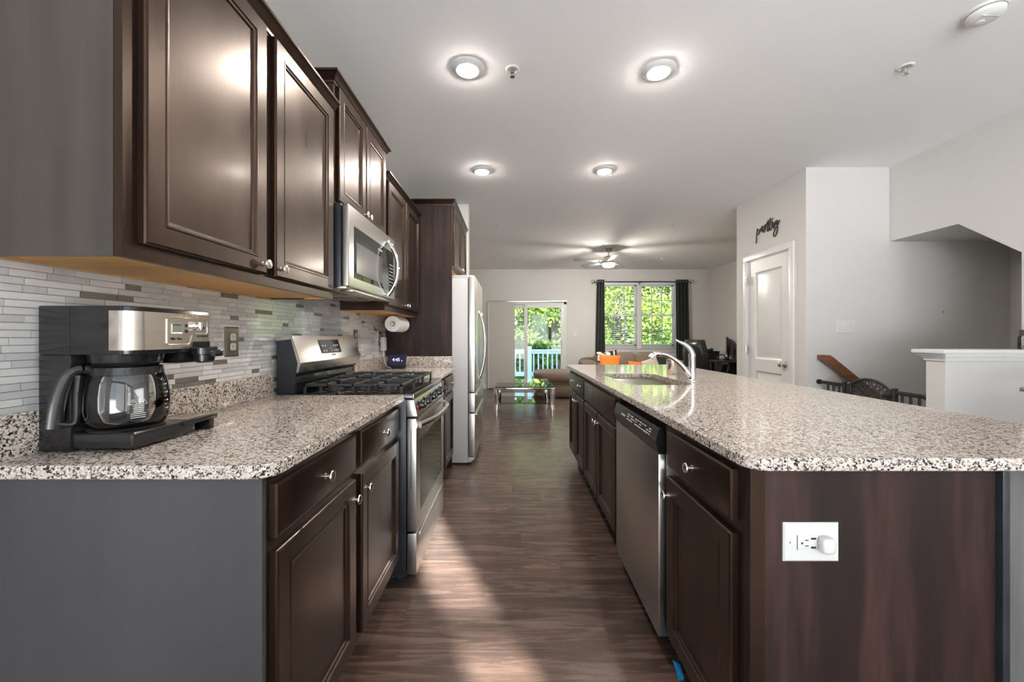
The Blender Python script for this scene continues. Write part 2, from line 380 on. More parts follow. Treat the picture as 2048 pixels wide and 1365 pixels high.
    def text(s, body, size, M, m=0, ext=.0004, align='CENTER'):
        c = bpy.data.curves.new('t', 'FONT'); c.body = body; c.size = size; c.extrude = ext; c.align_x = align; c.align_y = 'CENTER'; c.resolution_u = 2
        o = bpy.data.objects.new('t', c); COL.objects.link(o)
        me = bpy.data.meshes.new_from_object(o.evaluated_get(bpy.context.evaluated_depsgraph_get()))
        s.add([M @ v.co for v in me.vertices], [tuple(p.vertices) for p in me.polygons], m)
        bpy.data.objects.remove(o); bpy.data.curves.remove(c); bpy.data.meshes.remove(me)
        return s
    def build(s, name, mats, parent=None, smooth=32, org=None, label=None, recalc=True):
        if not isinstance(mats, (list, tuple)): mats = [mats]
        if parent is not None: org = wloc(parent)
        elif org is None:
            X = [p[0] for p in s.v]; Y = [p[1] for p in s.v]; Z = [p[2] for p in s.v]
            org = ((min(X)+max(X))/2, (min(Y)+max(Y))/2, min(Z))
        org = Vector(org)
        me = bpy.data.meshes.new(name)
        me.from_pydata([tuple(Vector(p)-org) for p in s.v], [], s.f)
        for q in mats: me.materials.append(MT[q] if isinstance(q, str) else q)
        me.polygons.foreach_set('material_index', s.m)
        if recalc:
            bm = bmesh.new(); bm.from_mesh(me); bmesh.ops.recalc_face_normals(bm, faces=bm.faces[:]); bm.to_mesh(me); bm.free()
        if smooth:
            me.polygons.foreach_set('use_smooth', [True]*len(me.polygons)); me.set_sharp_from_angle(angle=math.radians(smooth))
        me.update()
        o = bpy.data.objects.new(name, me); COL.objects.link(o)
        if parent is not None: o.parent = parent
        else: o.location = org
        if label: o['label'] = label
        return o
def wloc(o):
    p = Vector((0, 0, 0))
    while o is not None: p = p+o.location; o = o.parent
    return p
def tag(o, label, cat, group=None, kind=None):
    o['label'] = label; o['category'] = cat
    if group: o['group'] = group
    if kind: o['kind'] = kind
    return o
def thing(name, label, cat, loc=(0, 0, 0), group=None):
    o = bpy.data.objects.new(name, None); COL.objects.link(o); o.location = loc; o.empty_display_size = .1
    return tag(o, label, cat, group)
def struct(name, mb, m, smooth=32, org=(0, 0, 0), parent=None):
    o = mb.build(name, m, parent, smooth, org)
    if parent is None: o['kind'] = 'structure'
    return o
def sempty(name, loc):
    o = bpy.data.objects.new(name, None); COL.objects.link(o); o.location = loc; o['kind'] = 'structure'; return o
def copy_tree(o, parent=None):
    c = o.copy(); COL.objects.link(c)
    if parent is not None: c.parent = parent
    for ch in [q for q in bpy.data.objects if q.parent == o]: copy_tree(ch, c)
    return c
def at(x, y, d):                       # a photo pixel at depth d metres -> a point in the room
    return Vector(((x-1025)*d/F, d, CAMZ-(y-674)*d/F))
PX = lambda b: (lambda u, v, h: (b+h, u, v))       # a face looking +X, standing at x=b (u runs along y)
NX = lambda b: (lambda u, v, h: (b-h, u, v))
NY = lambda b: (lambda u, v, h: (u, b-h, v))
YZ = lambda a, c, t: (t, a, c)
XZ = lambda a, c, t: (a, t, c)
XY = lambda a, c, t: (a, c, t)
def rot_face(loc, right, up):          # text matrix: x along right, y along up
    r = Vector(right).normalized(); u = Vector(up).normalized(); n = r.cross(u)
    M = Matrix((r, u, n)).transposed().to_4x4(); M.translation = Vector(loc); return M
def smooth_path(pts, n=8):             # Catmull-Rom
    P = [Vector(p) for p in pts]; P = [2*P[0]-P[1]]+P+[2*P[-1]-P[-2]]; out = []
    for i in range(1, len(P)-2):
        for k_ in range(n):
            t = k_/n; a, b, c, d = P[i-1:i+3]
            out.append(.5*((2*b)+(c-a)*t+(2*a-5*b+4*c-d)*t*t+(3*b-a-3*c+d)*t**3))
    out.append(P[-2]); return out
# ------------------------------------------------------------------ the room
WX = -1.162; CH = 2.74; BACK = 9.12; REAR = -2.2
PX1 = 2.677; PY0 = 3.632; PY1 = 4.754; SX = 3.436; RX = 4.54
HW0, HW1 = 2.55, 2.667        # half wall by the stairs
mb = MB()
mb.box(-1.4, 2.95, REAR-.2, BACK+.15, -.2, 0); mb.box(2.95, RX+.15, REAR-.2, HW1, -.2, 0); mb.box(2.95, RX+.15, PY0, BACK+.15, -.2, 0)
struct('floor', mb, 'floor', 0)
mb = MB(); mb.box(-1.4, RX+.15, REAR-.2, BACK+.2, CH, CH+.2); struct('ceiling', mb, 'ceiling', 0)
mb = MB(); mb.box(WX-.15, WX, REAR-.2, BACK+.15, 0, CH); struct('wall_left', mb, 'paint', 0)
mb = MB(); mb.box(WX, -.515, 4.645, 4.78, 0, CH); struct('wall_fridge_stub', mb, 'paint', 0)
DX0, DX1, DZ = -.52, 1.235, 1.985          # patio door opening
WX0, WX1, WZ0, WZ1 = 2.06, 3.75, .93, 2.45  # living room window opening
mb = MB(); y0, y1 = BACK, BACK+.15
mb.box(WX, DX0, y0, y1, 0, CH); mb.box(DX0, DX1, y0, y1, DZ, CH); mb.box(DX1, WX0, y0, y1, 0, CH)
mb.box(WX0, WX1, y0, y1, 0, WZ0); mb.box(WX0, WX1, y0, y1, WZ1, CH); mb.box(WX1, RX, y0, y1, 0, CH)
struct('wall_back', mb, 'paint', 0)
mb = MB(); mb.box(RX, RX+.15, PY0, BACK+.15, -2.9, CH); struct('wall_living_right', mb, 'paint', 0)
# pantry box: the wall with the door, the far wall of the stairwell, the pantry's back wall
PD0, PD1, PDZ = 3.838, 4.536, 2.045
mb = MB(); x0, x1 = PX1, PX1+.11
mb.box(x0, x1, PY0, PD0, 0, CH); mb.box(x0, x1, PD1, PY1, 0, CH); mb.box(x0, x1, PD0, PD1, PDZ, CH)
struct('wall_pantry', mb, 'paint', 0)
mb = MB(); mb.box(PX1+.11, RX, PY1-.11, PY1, 0, CH); struct('wall_pantry_back', mb, 'paint', 0)
mb = MB(); mb.box(PX1+.11, RX, PY0, PY0+.11, 0, CH); mb.box(2.95, RX, PY0, PY0+.11, -2.9, 0); struct('wall_stair_far', mb, 'paint', 0)
mb = MB(); mb.box(SX, SX+.12, REAR, 2.687, 0, CH); struct('wall_right', mb, 'paint', 0)
mb = MB()
mb.prism([(2.687, 1.763), (3.07, 2.064), (PY0, 2.064), (PY0, CH), (2.687, CH)], YZ, SX, SX+.12)
struct('wall_stair_header', mb, 'paint', 0)
mb = MB(); mb.prism([(2.0, 1.225), (3.07, 2.064), (PY0, 2.064), (PY0, 2.2), (3.0, 2.2), (2.0, 1.42)], YZ, SX+.12, RX); struct('ceiling_stair_soffit', mb, 'paint', 0)
mb = MB(); mb.box(RX, RX+.15, REAR, PY0, -2.9, CH); struct('wall_stair_right', mb, 'paint', 0)
mb = MB(); mb.box(2.80, RX, HW1-.117, HW1, -2.9, -.2); mb.box(2.80, 2.95, HW1, PY0, -2.9, -.2); mb.box(2.80, RX, HW1, PY0, -3, -2.9); mb.box(SX+.12, RX, HW0, HW1, 0, 1.7)
struct('wall_stairwell', mb, 'paint', 0)
mb = MB()
for i in range(7): mb.box(2.96+.25*i, 2.96+.25*(i+1), HW1+.01, PY0-.01, -.19*(i+1)-.3, -.19*(i+1))
struct('stairs', mb, 'cream', 0)
mb = MB(); mb.box(2.77, SX, HW0, HW1, 0, 1.045); struct('wall_half', mb, 'paint', 0)
mb = MB(); mb.box(2.712, SX, HW0-.045, HW1+.045, 1.085, 1.111, .006)
for o_, a, b_ in ((.034, 1.068, 1.086), (.020, 1.055, 1.07), (.010, 1.036, 1.057)): mb.box(2.77-o_, SX, HW0-o_, HW1+o_, a, b_, .004)
struct('trim_1', mb, 'trimw')
# unseen rear wall; its wide window and side light shaped to cast the daylight
mb = MB(); y0, y1 = REAR-.15, REAR
mb.box(WX, -1.05, y0, y1, 0, CH); mb.box(-1.05, 1.35, y0, y1, 0, .05); mb.box(-1.05, 1.35, y0, y1, 2.5, CH); mb.box(1.35, 1.57, y0, y1, 0, CH)
mb.box(1.57, 1.875, y0, y1, 0, .1); mb.box(1.57, 1.875, y1-.02, y1, 1.875, 1.96); mb.box(1.57, 1.875, y0, y1, 2.70, CH); mb.box(1.875, 2.0, y0, y1, 0, CH); mb.box(2.0, 3.3, y0, y1, 0, .5); mb.box(2.0, 3.3, y0, y1, 2.5, CH); mb.box(3.3, SX, y0, y1, 0, CH)
struct('wall_rear', mb, 'paint', 0)
mb = MB(); mb.box(1.42, 1.54, REAR-6, REAR-.15, -.25, 5.5); mb.box(3.36, 3.48, REAR-3.1, REAR-.15, -.25, 4.5); struct('wall_sun_block', mb, 'trimw', 0)  # unseen walls added to shade the rear window, leaving one strip of sun
# baseboards
for nm, a in (('baseboard_back', (WX, DX0-.03, BACK-.014, BACK, 0, .10)), ('baseboard_back_right', (DX1+.03, RX, BACK-.014, BACK, 0, .10)),
              ('baseboard_right', (RX-.014, RX, PY1, BACK-.014, 0, .10)), ('baseboard_half', (2.756, 2.77, HW0, HW1, 0, .10)), ('baseboard_stub', (-.515, -.501, 4.66, 4.77, 0, .1))):
    mb = MB(); mb.box(*a, b=.004); struct(nm, mb, 'trimw')

# pantry door: casing, two-panel slab, hinges, knob
d1 = sempty('door_1', (PX1, (PD0+PD1)/2, 0))
cw = .062
mb = MB()
for a, b_ in ((PD0-cw, PD0), (PD1, PD1+cw)):
    mb.box(PX1-.018, PX1, a, b_, 0, PDZ, .004)
mb.box(PX1-.018, PX1, PD0-cw, PD1+cw, PDZ, PDZ+cw, .004); mb.box(PX1, PX1+.11, PD0, PD0+.012, 0, PDZ); mb.box(PX1, PX1+.11, PD1-.012, PD1, 0, PDZ); mb.box(PX1, PX1+.11, PD0, PD1, PDZ-.012, PDZ)
mb.build('door_casing', 'trimw', d1)
mb = MB(); xs = PX1+.006; u0, u1 = PD0+.014, PD1-.014
zz = [.012, .20, .82, .95, 1.90, PDZ-.015]; m_ = .115
mb.box(xs, xs+.035, u0, u1, zz[0], zz[1]); mb.box(xs, xs+.035, u0, u1, zz[2], zz[3]); mb.box(xs, xs+.035, u0, u1, zz[4], zz[5])
for a, b_ in ((zz[1], zz[2]), (zz[3], zz[4])):
    mb.box(xs, xs+.035, u0, u0+m_, a, b_); mb.box(xs, xs+.035, u1-m_, u1, a, b_)
    mb.rings(NX(xs+.035), u0+m_, u1-m_, a, b_, [(0, .035), (.003, .031), (.018, .020), (.026, .019), (.052, .030)], back=False)
slab = mb.build('door_slab', 'trimw', d1)
mb = MB()
mb.lathe([(.032, 0), (.032, .004), (.012, .008), (.011, .03), (.022, .036), (.028, .048), (.026, .060), (.015, .066), (0, .067)], (xs, u0+.065, .92), (-1, 0, 0), 24); mb.build('door_knob', 'nickel', slab)
for z in (.25, 1.05, 1.83):
    mb = MB(); mb.cyl((PX1-.022, PD1-.004, z-.045), (PX1-.022, PD1-.004, z+.045), .007); mb.box(PX1-.022, PX1-.017, PD1-.03, PD1+.02, z-.045, z+.045); mb.build('hinge', 'nickel', d1)

# living room double window
w1 = sempty('window_1', ((WX0+WX1)/2, BACK, WZ0))
mb = MB(); yf = BACK+.05
mb.box(WX0, WX0+.03, yf, yf+.09, WZ0, WZ1); mb.box(WX1-.03, WX1, yf, yf+.09, WZ0, WZ1); mb.box(WX0, WX1, yf, yf+.09, WZ1-.05, WZ1); mb.box(WX0, WX1, yf, yf+.09, WZ0, WZ0+.05)
xm = (WX0+WX1)/2; mb.box(xm-.05, xm+.05, BACK+.002, yf+.09, WZ0, WZ1)
mb.build('window_frame', 'trimw', w1)
mb = MB(); mb.box(WX0-.03, WX1+.03, BACK-.035, BACK+.06, WZ0-.022, WZ0, .004); mb.box(WX0-.01, WX1+.01, BACK-.014, BACK, WZ0-.085, WZ0-.022, .003); mb.build('window_sill', 'trimw', w1)
zm = (WZ0+WZ1)/2+.0
for xa, xb in ((WX0+.03, xm-.05), (xm+.05, WX1-.03)):
    for za, zb, yo in ((WZ0+.05, zm+.02, 0), (zm-.02, WZ1-.05, .03)):
        mb = MB(); y_ = yf+.02+yo
        mb.box(xa, xa+.035, y_, y_+.03, za, zb); mb.box(xb-.035, xb, y_, y_+.03, za, zb); mb.box(xa, xb, y_, y_+.03, za, za+.04); mb.box(xa, xb, y_, y_+.03, zb-.04, zb)
        sash = mb.build('sash', 'slat', w1)
        mb = MB()
        for i in (1, 2):
            xx = xa+.035+(xb-xa-.07)*i/3; mb.box(xx-.009, xx+.009, y_+.008, y_+.022, za+.04, zb-.04)
        zz_ = (za+zb)/2; mb.box(xa+.035, xb-.035, y_+.008, y_+.022, zz_-.009, zz_+.009); mb.build('grille', 'bluegrey', sash)
        mb = MB(); mb.box(xa+.03, xb-.03, y_+.013, y_+.017, za+.035, zb-.035); mb.build('pane', 'glass', sash, 0)

# sliding patio door
d2 = sempty('door_2', ((DX0+DX1)/2, BACK, 0))
mb = MB(); y0, y1 = BACK+.01, BACK+.12
mb.box(DX0, DX0+.05, y0, y1, 0, DZ); mb.box(DX1-.05, DX1, y0, y1, 0, DZ); mb.box(DX0, DX1, y0, y1, DZ-.05, DZ); mb.box(DX0, DX1, y0, y1, 0, .03)
mb.build('door_frame', 'trimw', d2)
for nm, xa, xb, yo in (('fixed_panel', DX0+.05, .345, .065), ('sliding_panel', .27, DX1-.05, .025)):
    mb = MB(); y_ = BACK+yo; s_ = .075
    mb.box(xa, xa+s_, y_, y_+.035, .03, DZ-.05, .003); mb.box(xb-s_, xb, y_, y_+.035, .03, DZ-.05, .003); mb.box(xa+s_, xb-s_, y_, y_+.035, .03, .13); mb.box(xa+s_, xb-s_, y_, y_+.035, DZ-.125, DZ-.05)
    p_ = mb.build(nm, 'trimw', d2)
    mb = MB(); mb.box(xa+s_-.01, xb-s_+.01, y_+.014, y_+.02, .12, DZ-.115); mb.build('pane', 'glass', p_, 0)
    if nm == 'sliding_panel':
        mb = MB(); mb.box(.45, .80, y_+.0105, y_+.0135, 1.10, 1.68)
        pf = mb.build('reflection_sheet', 'reflection', p_, 0); pf['label'] = 'pale window reflection made as a thin sheet on the glass'
        mb = MB(); mb.box(xb-.055, xb-.03, y_-.03, y_-.015, .90, 1.12, .005); mb.box(xb-.05, xb-.035, y_-.016, y_, .91, .93); mb.box(xb-.05, xb-.035, y_-.016, y_, 1.09, 1.11); mb.build('pull_handle', 'white', p_)
t = thing('panel_track_blind', 'woven cream panel blind drawn over left third of the sliding patio door', 'blind', (-.24, BACK-.04, 0))
mb = MB(); nr = 60
mb.box(-.545, .055, BACK-.052, BACK-.047, .02, 1.99)
for i in range(nr): mb.box(-.545, .055, BACK-.056, BACK-.052, .03+i*.0325, .03+i*.0325+.020)
mb.build('blind_panel', 'shade', t, 0)
mb = MB(); mb.box(-.555, 1.25, BACK-.062, BACK-.008, 1.985, 2.015, .004); mb.build('head_rail', 'nickel', t)
mb = MB(); mb.box(-.555, -.540, BACK-.06, BACK-.045, .02, 1.985); mb.build('edge_bar', 'slat', t)

# ------------------------------------------------------------------ cabinet parts
DOORP = [(0, 0), (0, .014), (.002, .018), (.006, .020), (.050, .020), (.053, .0215), (.057, .0215), (.060, .017), (.066, .0155), (.070, .010)]
DRAWP = [(0, 0), (0, .013), (.003, .018), (.009, .020)]
def knob(fn, u, v, parent, h0=.0195):
    p = Vector(fn(u, v, h0)); n = Vector(fn(u, v, 1))-Vector(fn(u, v, 0))
    MB().lathe([(.0085, 0), (.0085, .002), (.0055, .004), (.005, .012), (.008, .016), (.0150, .0185), (.0162, .021), (.0150, .0245), (.008, .027), (0, .0275)], p, n, 20).build('knob', 'nickel', parent)
def door(fn, u0, u1, v0, v1, parent, kn=None, m='espresso'):
    d = MB().rings(fn, u0, u1, v0, v1, DOORP).build('door', m, parent, 20)
    if kn: knob(fn, kn[0], kn[1], d)
    return d
def drawer(fn, u0, u1, v0, v1, parent, kns=(), m='espresso', name='drawer'):
    d = MB().rings(fn, u0, u1, v0, v1, DRAWP).build(name, m, parent, 20)
    for k_ in kns: knob(fn, k_[0], k_[1], d)
    return d
CROWN = [(0, 0), (.005, 0), (.007, .010), (.016, .018), (.026, .034), (.031, .038), (.036, .040), (.036, .050), (0, .050)]
def crown(x0, xf, ya, yb, z, near, far, parent, sc=1.0):
    vs = []; fs = []
    for o_, h in CROWN:
        o_ *= sc; h *= sc
        vs += [(x0, ya-o_*near, z+h), (xf+o_, ya-o_*near, z+h), (xf+o_, yb+o_*far, z+h), (x0, yb+o_*far, z+h)]
    n = len(CROWN)
    for j in range(n-1):
        for i in range(3): fs.append((j*4+i, j*4+i+1, j*4+i+5, j*4+i+4))
    top = (n-2)*4; fs.append((top, top+1, top+2, top+3))
    MB().add(vs, fs).build('crown_moulding', 'espresso', parent, 25)
def upper(label, ya, yb, z0, z1, xf, doors, kz, near, far, extra=None, side='espresso'):
    t = thing('wall_cabinet', label, 'cabinet', (WX+.15, (ya+yb)/2, z0), 'dark wall cabinets along the left wall')
    mb = MB(); mb.box(WX, xf-.02, ya+.004, yb, z0+.016, z1); mb.box(xf-.02, xf, ya, yb, z0, z1); mb.box(WX, xf-.02, yb-.016, yb, z0, z0+.016)
    mb.build('body', 'espresso', t, 0)
    s_ = MB(); s_.box(WX, xf-.021, ya, ya+.005, z0, z1); s_.build('side_panel', side, t, 0)
    b_ = MB(); b_.box(WX, xf-.021, ya+.006, yb-.017, z0+.004, z0+.015); b_.box(WX+.0, WX+.02, ya+.006, yb-.017, z0, z0+.006); b_.box(xf-.12, xf-.022, yb-.03, yb-.017, z0, z0+.006); q = b_.build('bottom_panel', 'rawwood', t, 0); q['label'] = 'unfinished orange maple underside'
    crown(WX, xf, ya, yb, z1-.028, near, far, t)
    fn = PX(xf)
    for (a, b2, za, zb, ky) in doors: door(fn, a, b2, za, zb, t, (ky, kz))
    return t
XU = -.857
upper('nearest dark wall cabinet with two tall doors, above the coffee maker', .875, 1.898, 1.371, 2.285, XU,
      [(.910, 1.362, 1.406, 2.258, 1.335), (1.410, 1.868, 1.406, 2.258, 1.438)], 1.437, 1, 0, side='umber')
upper('raised dark wall cabinet with two short doors directly above the microwave', 1.902, 2.664, 1.84, 2.435, XU,
      [(1.930, 2.278, 1.853, 2.408, 2.255), (2.288, 2.640, 1.853, 2.408, 2.312)], 1.885, 1, 1)
upper('dark wall cabinet with two tall doors, between the microwave and the tall refrigerator panel', 2.668, 3.618, 1.371, 2.285, XU,
      [(2.700, 3.135, 1.406, 2.258, 3.11), (3.150, 3.590, 1.406, 2.258, 3.175)], 1.437, 0, 0)
# refrigerator enclosure: tall side panel, deep cabinet, doors
XD = -.552
t = thing('refrigerator_cabinet', 'deep dark cabinet with tall side panel enclosing and topping the refrigerator', 'cabinet', (WX+.3, 3.62, 0), 'dark wall cabinets along the left wall')
mb = MB(); mb.box(WX+.004, XD, 3.620, 3.640, 0, 2.40); mb.build('side_panel', 'espresso_panel', t, 0)
mb = MB(); mb.box(WX+.004, XD, 3.640, 4.640, 1.83, 2.40); mb.box(WX+.004, XD, 4.622, 4.640, 0, 1.83); mb.build('body', 'espresso', t, 0)
mb = MB(); mb.box(WX+.004, XD-.02, 3.642, 4.60, 1.822, 1.83); mb.build('bottom_panel', 'rawwood', t, 0)
for a, b_, k_ in ((3.66, 4.125, 4.10), (4.14, 4.61, 4.165)): door(PX(XD), a, b_, 1.845, 2.39, t, (k_, 1.885))
crown(WX+.004, XD, 3.62, 4.64, 2.388, 1, 0, t)
# base cabinets left
def base(label, ya, yb, xf, xb, sgn, near=None, far=None, kick=.07):
    t = thing('base_cabinet', label, 'cabinet', ((xf+xb)/2, (ya+yb)/2, 0), 'dark base cabinets')
    mb = MB(); mb.box(xb+.004*(xb < 0), xf-sgn*.02, ya, yb, .105, .884); mb.box(xf-sgn*.02, xf, ya, yb, .105, .884); mb.build('body', 'espresso', t, 0)
    mb = MB(); mb.box(xb+.004*(xb < 0), xf-sgn*kick, ya, yb, 0, .105); mb.build('toe_kick', 'blackm', t, 0)
    return t
XB = -.552; fl = PX(XB)
t = base('near left base cabinet with two drawers over two doors, below the coffee maker', .892, 1.898, XB, WX, 1)
mb = MB(); mb.box(WX+.004, XB, .878, .892, 0, .884); q = mb.build('end_panel', 'greypanel', t, 0); q['label'] = 'plain dark grey end panel'
drawer(fl, .903, 1.360, .734, .859, t, [(1.131, .797)]); drawer(fl, 1.412, 1.872, .734, .859, t, [(1.645, .797)])
door(fl, .903, 1.360, .142, .707, t, (1.332, .648)); door(fl, 1.412, 1.872, .142, .707, t, (1.440, .648))
t = base('far left base cabinet with drawers over doors, between the range and the refrigerator panel', 2.676, 3.618, XB, WX, 1)
drawer(fl, 2.70, 3.10, .734, .859, t, [(2.9, .797)]); drawer(fl, 3.14, 3.59, .734, .859, t, [(3.40, .797)])
door(fl, 2.70, 3.10, .142, .707, t, (3.07, .648)); door(fl, 3.14, 3.59, .142, .707, t, (3.17, .648))

def slab(name, label, x0, x1, y0, y1, corners, hole=None, z0=.884, z1=.914):
    # countertop outline with rounded corners, eased edges, optional rounded cut-out
    def rr(x0, x1, y0, y1, rad, n=8):
        P = []
        for (cx, cy, a0, r) in ((x1, y1, 0, rad[0]), (x0, y1, 90, rad[1]), (x0, y0, 180, rad[2]), (x1, y0, 270, rad[3])):
            sx = -1 if cx == x1 else 1; sy = -1 if cy == y1 else 1
            if r <= 0: P.append((cx, cy)); continue
            for i in range(n+1):
                a = math.radians(a0+90*i/n); P.append((cx+sx*r+r*math.cos(a), cy+sy*r+r*math.sin(a)))
        return P
    bm = bmesh.new()
    def loop(P, z): return [bm.verts.new((x, y, z)) for x, y in P]
    def band(A, B):
        for i in range(len(A)): bm.faces.new((A[i], A[(i+1) % len(A)], B[(i+1) % len(A)], B[i]))
    e = .003
    O = rr(x0, x1, y0, y1, corners); I_ = rr(x0+e, x1-e, y0+e, y1-e, [max(0, c-e) for c in corners])
    a = loop(I_, z0); b = loop(O, z0+e); c = loop(O, z1-e); d = loop(I_, z1)
    band(a, b); band(b, c); band(c, d)
    if hole:
        H = rr(*hole[:4], [hole[4]]*4); h0 = loop(H, z0); h1 = loop(H, z1); band(h1, h0)
        for L1, L2 in ((d, h1), (a, h0)):
            ed = [bm.edges.get((L[i], L[(i+1) % len(L)])) for L in (L1, L2) for i in range(len(L))]
            bmesh.ops.triangle_fill(bm, use_beauty=True, edges=[q for q in ed if q])
    else:
        bm.faces.new(d); bm.faces.new(a)
    mb = MB(); mb.add_bm(bm); return mb
XC = -.519
t = thing('countertop', 'granite countertop with backsplash lip under the coffee maker, left of the range', 'countertop', (-.84, 1.38, .884), 'granite countertops')
slab('', '', WX, XC, .858, 1.908, [.0, 0, 0, .05]).build('slab', 'granite', t, 25)
mb = MB(); mb.box(WX, WX+.02, .858, 1.908, .914, 1.016, .002); mb.build('backsplash_lip', 'granite', t)
t = thing('countertop', 'small granite countertop with backsplash lip beyond the range, under the clock display', 'countertop', (-.84, 3.14, .884), 'granite countertops')
slab('', '', WX, XC, 2.672, 3.618, [.0, 0, 0, 0]).build('slab', 'granite', t, 25)
mb = MB(); mb.box(WX, WX+.02, 2.672, 3.618, .914, 1.016, .002); mb.box(WX+.02, XC-.03, 3.598, 3.618, .914, 1.016, .002); mb.build('backsplash_lip', 'granite', t)

# mosaic tile, one mesh on the left wall
rng = random.Random(11); mb = MB(); xs = WX
mb.box(xs, xs+.003, .30, 3.618, .90, 1.436, m=0)
pitch = .0178; row = 0; z = .906
while z+pitch < 1.436:
    y = .30+rng.uniform(-.1, 0)
    while y < 3.618:
        L = rng.choice([.05, .075, .10, .125, .15, .15]); a = max(y, .30); b_ = min(y+L, 3.618)
        k_ = rng.random(); mi = 1
        if k_ < .21 and L <= .10: mi = 3 if rng.random() < .6 else 4
        elif k_ < .45: mi = 2
        if b_-a > .006: mb.box(xs+.003, xs+.0075+(.0004 if mi > 2 else 0), a+.0009, b_-.0009, z+.0009, z+pitch-.0009, m=mi)
        y += L
    z += pitch; row += 1
struct('backsplash_tiles', mb, ['grout', 'tile_w', 'tile_g', 'tile_t', 'tile_d'], 0)

# ------------------------------------------------------------------ island
IX = .565; fi = NX(IX); IXB = 1.152
t = base('near island base cabinet with one drawer over one door, right of the dishwasher', .964, 1.462, IX, IXB, -1)
mb = MB(); mb.box(IX+.0, IXB, .950, .964, 0, .884); q = mb.build('end_panel', 'espresso_panel', t, 0)
mb = MB(); mb.box(IX, IX+.035, .946, .950, 0, .884); mb.build('corner_stile', 'espresso', t, 0)
mb = MB(); mb.box(IXB, IXB+.018, .935, .964, 0, .884, .003); mb.build('corner_trim', 'bluesteel', t)
drawer(fi, .998, 1.415, .731, .860, t, [(1.207, .795)]); door(fi, .998, 1.415, .135, .700, t, (1.388, .640))
t = base('island sink cabinet with long false front over two doors, left of the dishwasher', 2.092, 3.047, IX, IXB, -1)
drawer(fi, 2.125, 3.030, .731, .860, t, name='false_front'); door(fi, 2.125, 2.570, .135, .700, t, (2.545, .640)); door(fi, 2.585, 3.030, .135, .700, t, (2.61, .640))
t = base('far island base cabinet with two-knob drawer over two doors', 3.050, 3.86, IX, IXB, -1)
drawer(fi, 3.067, 3.825, .731, .860, t, [(3.20, .797), (3.55, .797)]); door(fi, 3.067, 3.435, .135, .700, t, (3.41, .640)); door(fi, 3.45, 3.825, .135, .700, t, (3.475, .640))
mb = MB(); mb.box(IXB+.018, IXB+.14, .955, 3.86, 0, .884); tag(mb.build('island_back_panel', 'weathered', smooth=0), 'weathered grey wood panel on the seating side of the island', 'panel')
# countertop with sink cut-out
SK = (.672, 1.055, 2.30, 3.005, .07)
t = thing('island_countertop', 'large speckled granite island countertop with rounded near corner and sink cutout', 'countertop', (1.09, 2.45, .884), 'granite countertops')
slab('', '', .541, 1.64, .912, 3.995, [.02, .02, .055, .055], SK).build('slab', 'granite', t, 25)
# undermount sink
def rrect(x0, x1, y0, y1, r, n=6):
    P = []
    for cx, cy, a0 in ((x1-r, y1-r, 0), (x0+r, y1-r, 90), (x0+r, y0+r, 180), (x1-r, y0+r, 270)):
        for i in range(n+1):
            a = math.radians(a0+90*i/n); P.append((cx+r*math.cos(a), cy+r*math.sin(a)))
    return P
t = thing('kitchen_sink', 'stainless undermount sink basin set into the island countertop', 'sink', (.86, 2.65, .70))
mb = MB(); vs = []; fs = []
lv = [(-.025, .8835), (.006, .8835), (.004, .878), (-.004, .80), (-.01, .72), (-.03, .702)]
for ins, z in [(.025, .8835), (-.006, .8835), (-.004, .872), (.006, .74), (.02, .715), (.06, .705)]:
    ins_ = -ins if ins > .02 and z > .88 else ins
    P = rrect(SK[0]+ins_, SK[1]-ins_, SK[2]+ins_, SK[3]-ins_, max(.02, SK[4]-ins_)); vs += [(x, y, z) for x, y in P]
n = len(P)
for j in range(5):
    for i in range(n): fs.append((j*n+i, j*n+(i+1) % n, (j+1)*n+(i+1) % n, (j+1)*n+i))
fs.append(tuple(5*n+i for i in range(n)))
mb.add(vs, fs); mb.build('basin', 'steel', t, 40)
mb = MB(); mb.lathe([(.045, .706), (.045, .709), (.038, .710), (.036, .706), (0, .706)], (.86, 2.65, 0), (0, 0, 1), 24); mb.build('drain', 'chrome', t)
# faucet
fx, fy = 1.136, 2.52; z0 = .914
t = thing('kitchen_faucet', 'chrome pull-out faucet with lever handle behind the sink', 'faucet', (fx, fy, z0))
mb = MB(); mb.lathe([(.030, 0), (.030, .004), (.0245, .008), (.0225, .012), (.0215, .08), (.0210, .145), (.0218, .150), (.0222, .158), (.0205, .168), (.014, .178), (0, .18)], (fx, fy, z0), (0, 0, 1), 28); mb.build('body', 'chrome', t)
sp_ = [at(1381, 752, fy), at(1372, 742, fy), at(1362, 730, fy), at(1350, 720, fy), at(1336, 711.5, fy), at(1322, 708, fy), at(1311, 708.5, fy), at(1304, 713, fy)]
P = smooth_path(sp_, 6); L = len(P)
mb = MB(); mb.tube(P, [.017-.005*min(1, i/(L*.55))+(.004 if i > L*.72 else 0) for i in range(L)], 16); mb.build('spout', 'chrome', t)
mb = MB(); mb.cyl(at(1306, 710, fy), at(1301.5, 716, fy), .017, .019, 18); mb.build('spray_head', 'nickel', t)
hp = smooth_path([at(1385, 714, fy), at(1384, 706, fy), at(1378, 696, fy), at(1368, 688, fy), at(1359, 684, fy), at(1351.5, 679.5, fy)], 6); L = len(hp)
mb = MB(); mb.tube(hp, [.019*(1-i/L)**.75+.0035 for i in range(L)], 14, flat=.8); mb.build('lever_handle', 'chrome', t)
mb = MB(); mb.lathe([(.034, 0), (.036, .004), (.037, .112), (.035, .114), (.033, .112), (.033, .01), (0, .009)], (1.183, 2.96, .914), (0, 0, 1), 32)
tag(mb.build('tumbler', 'coffeemetal'), 'shiny metal tumbler standing behind the faucet', 'tumbler')
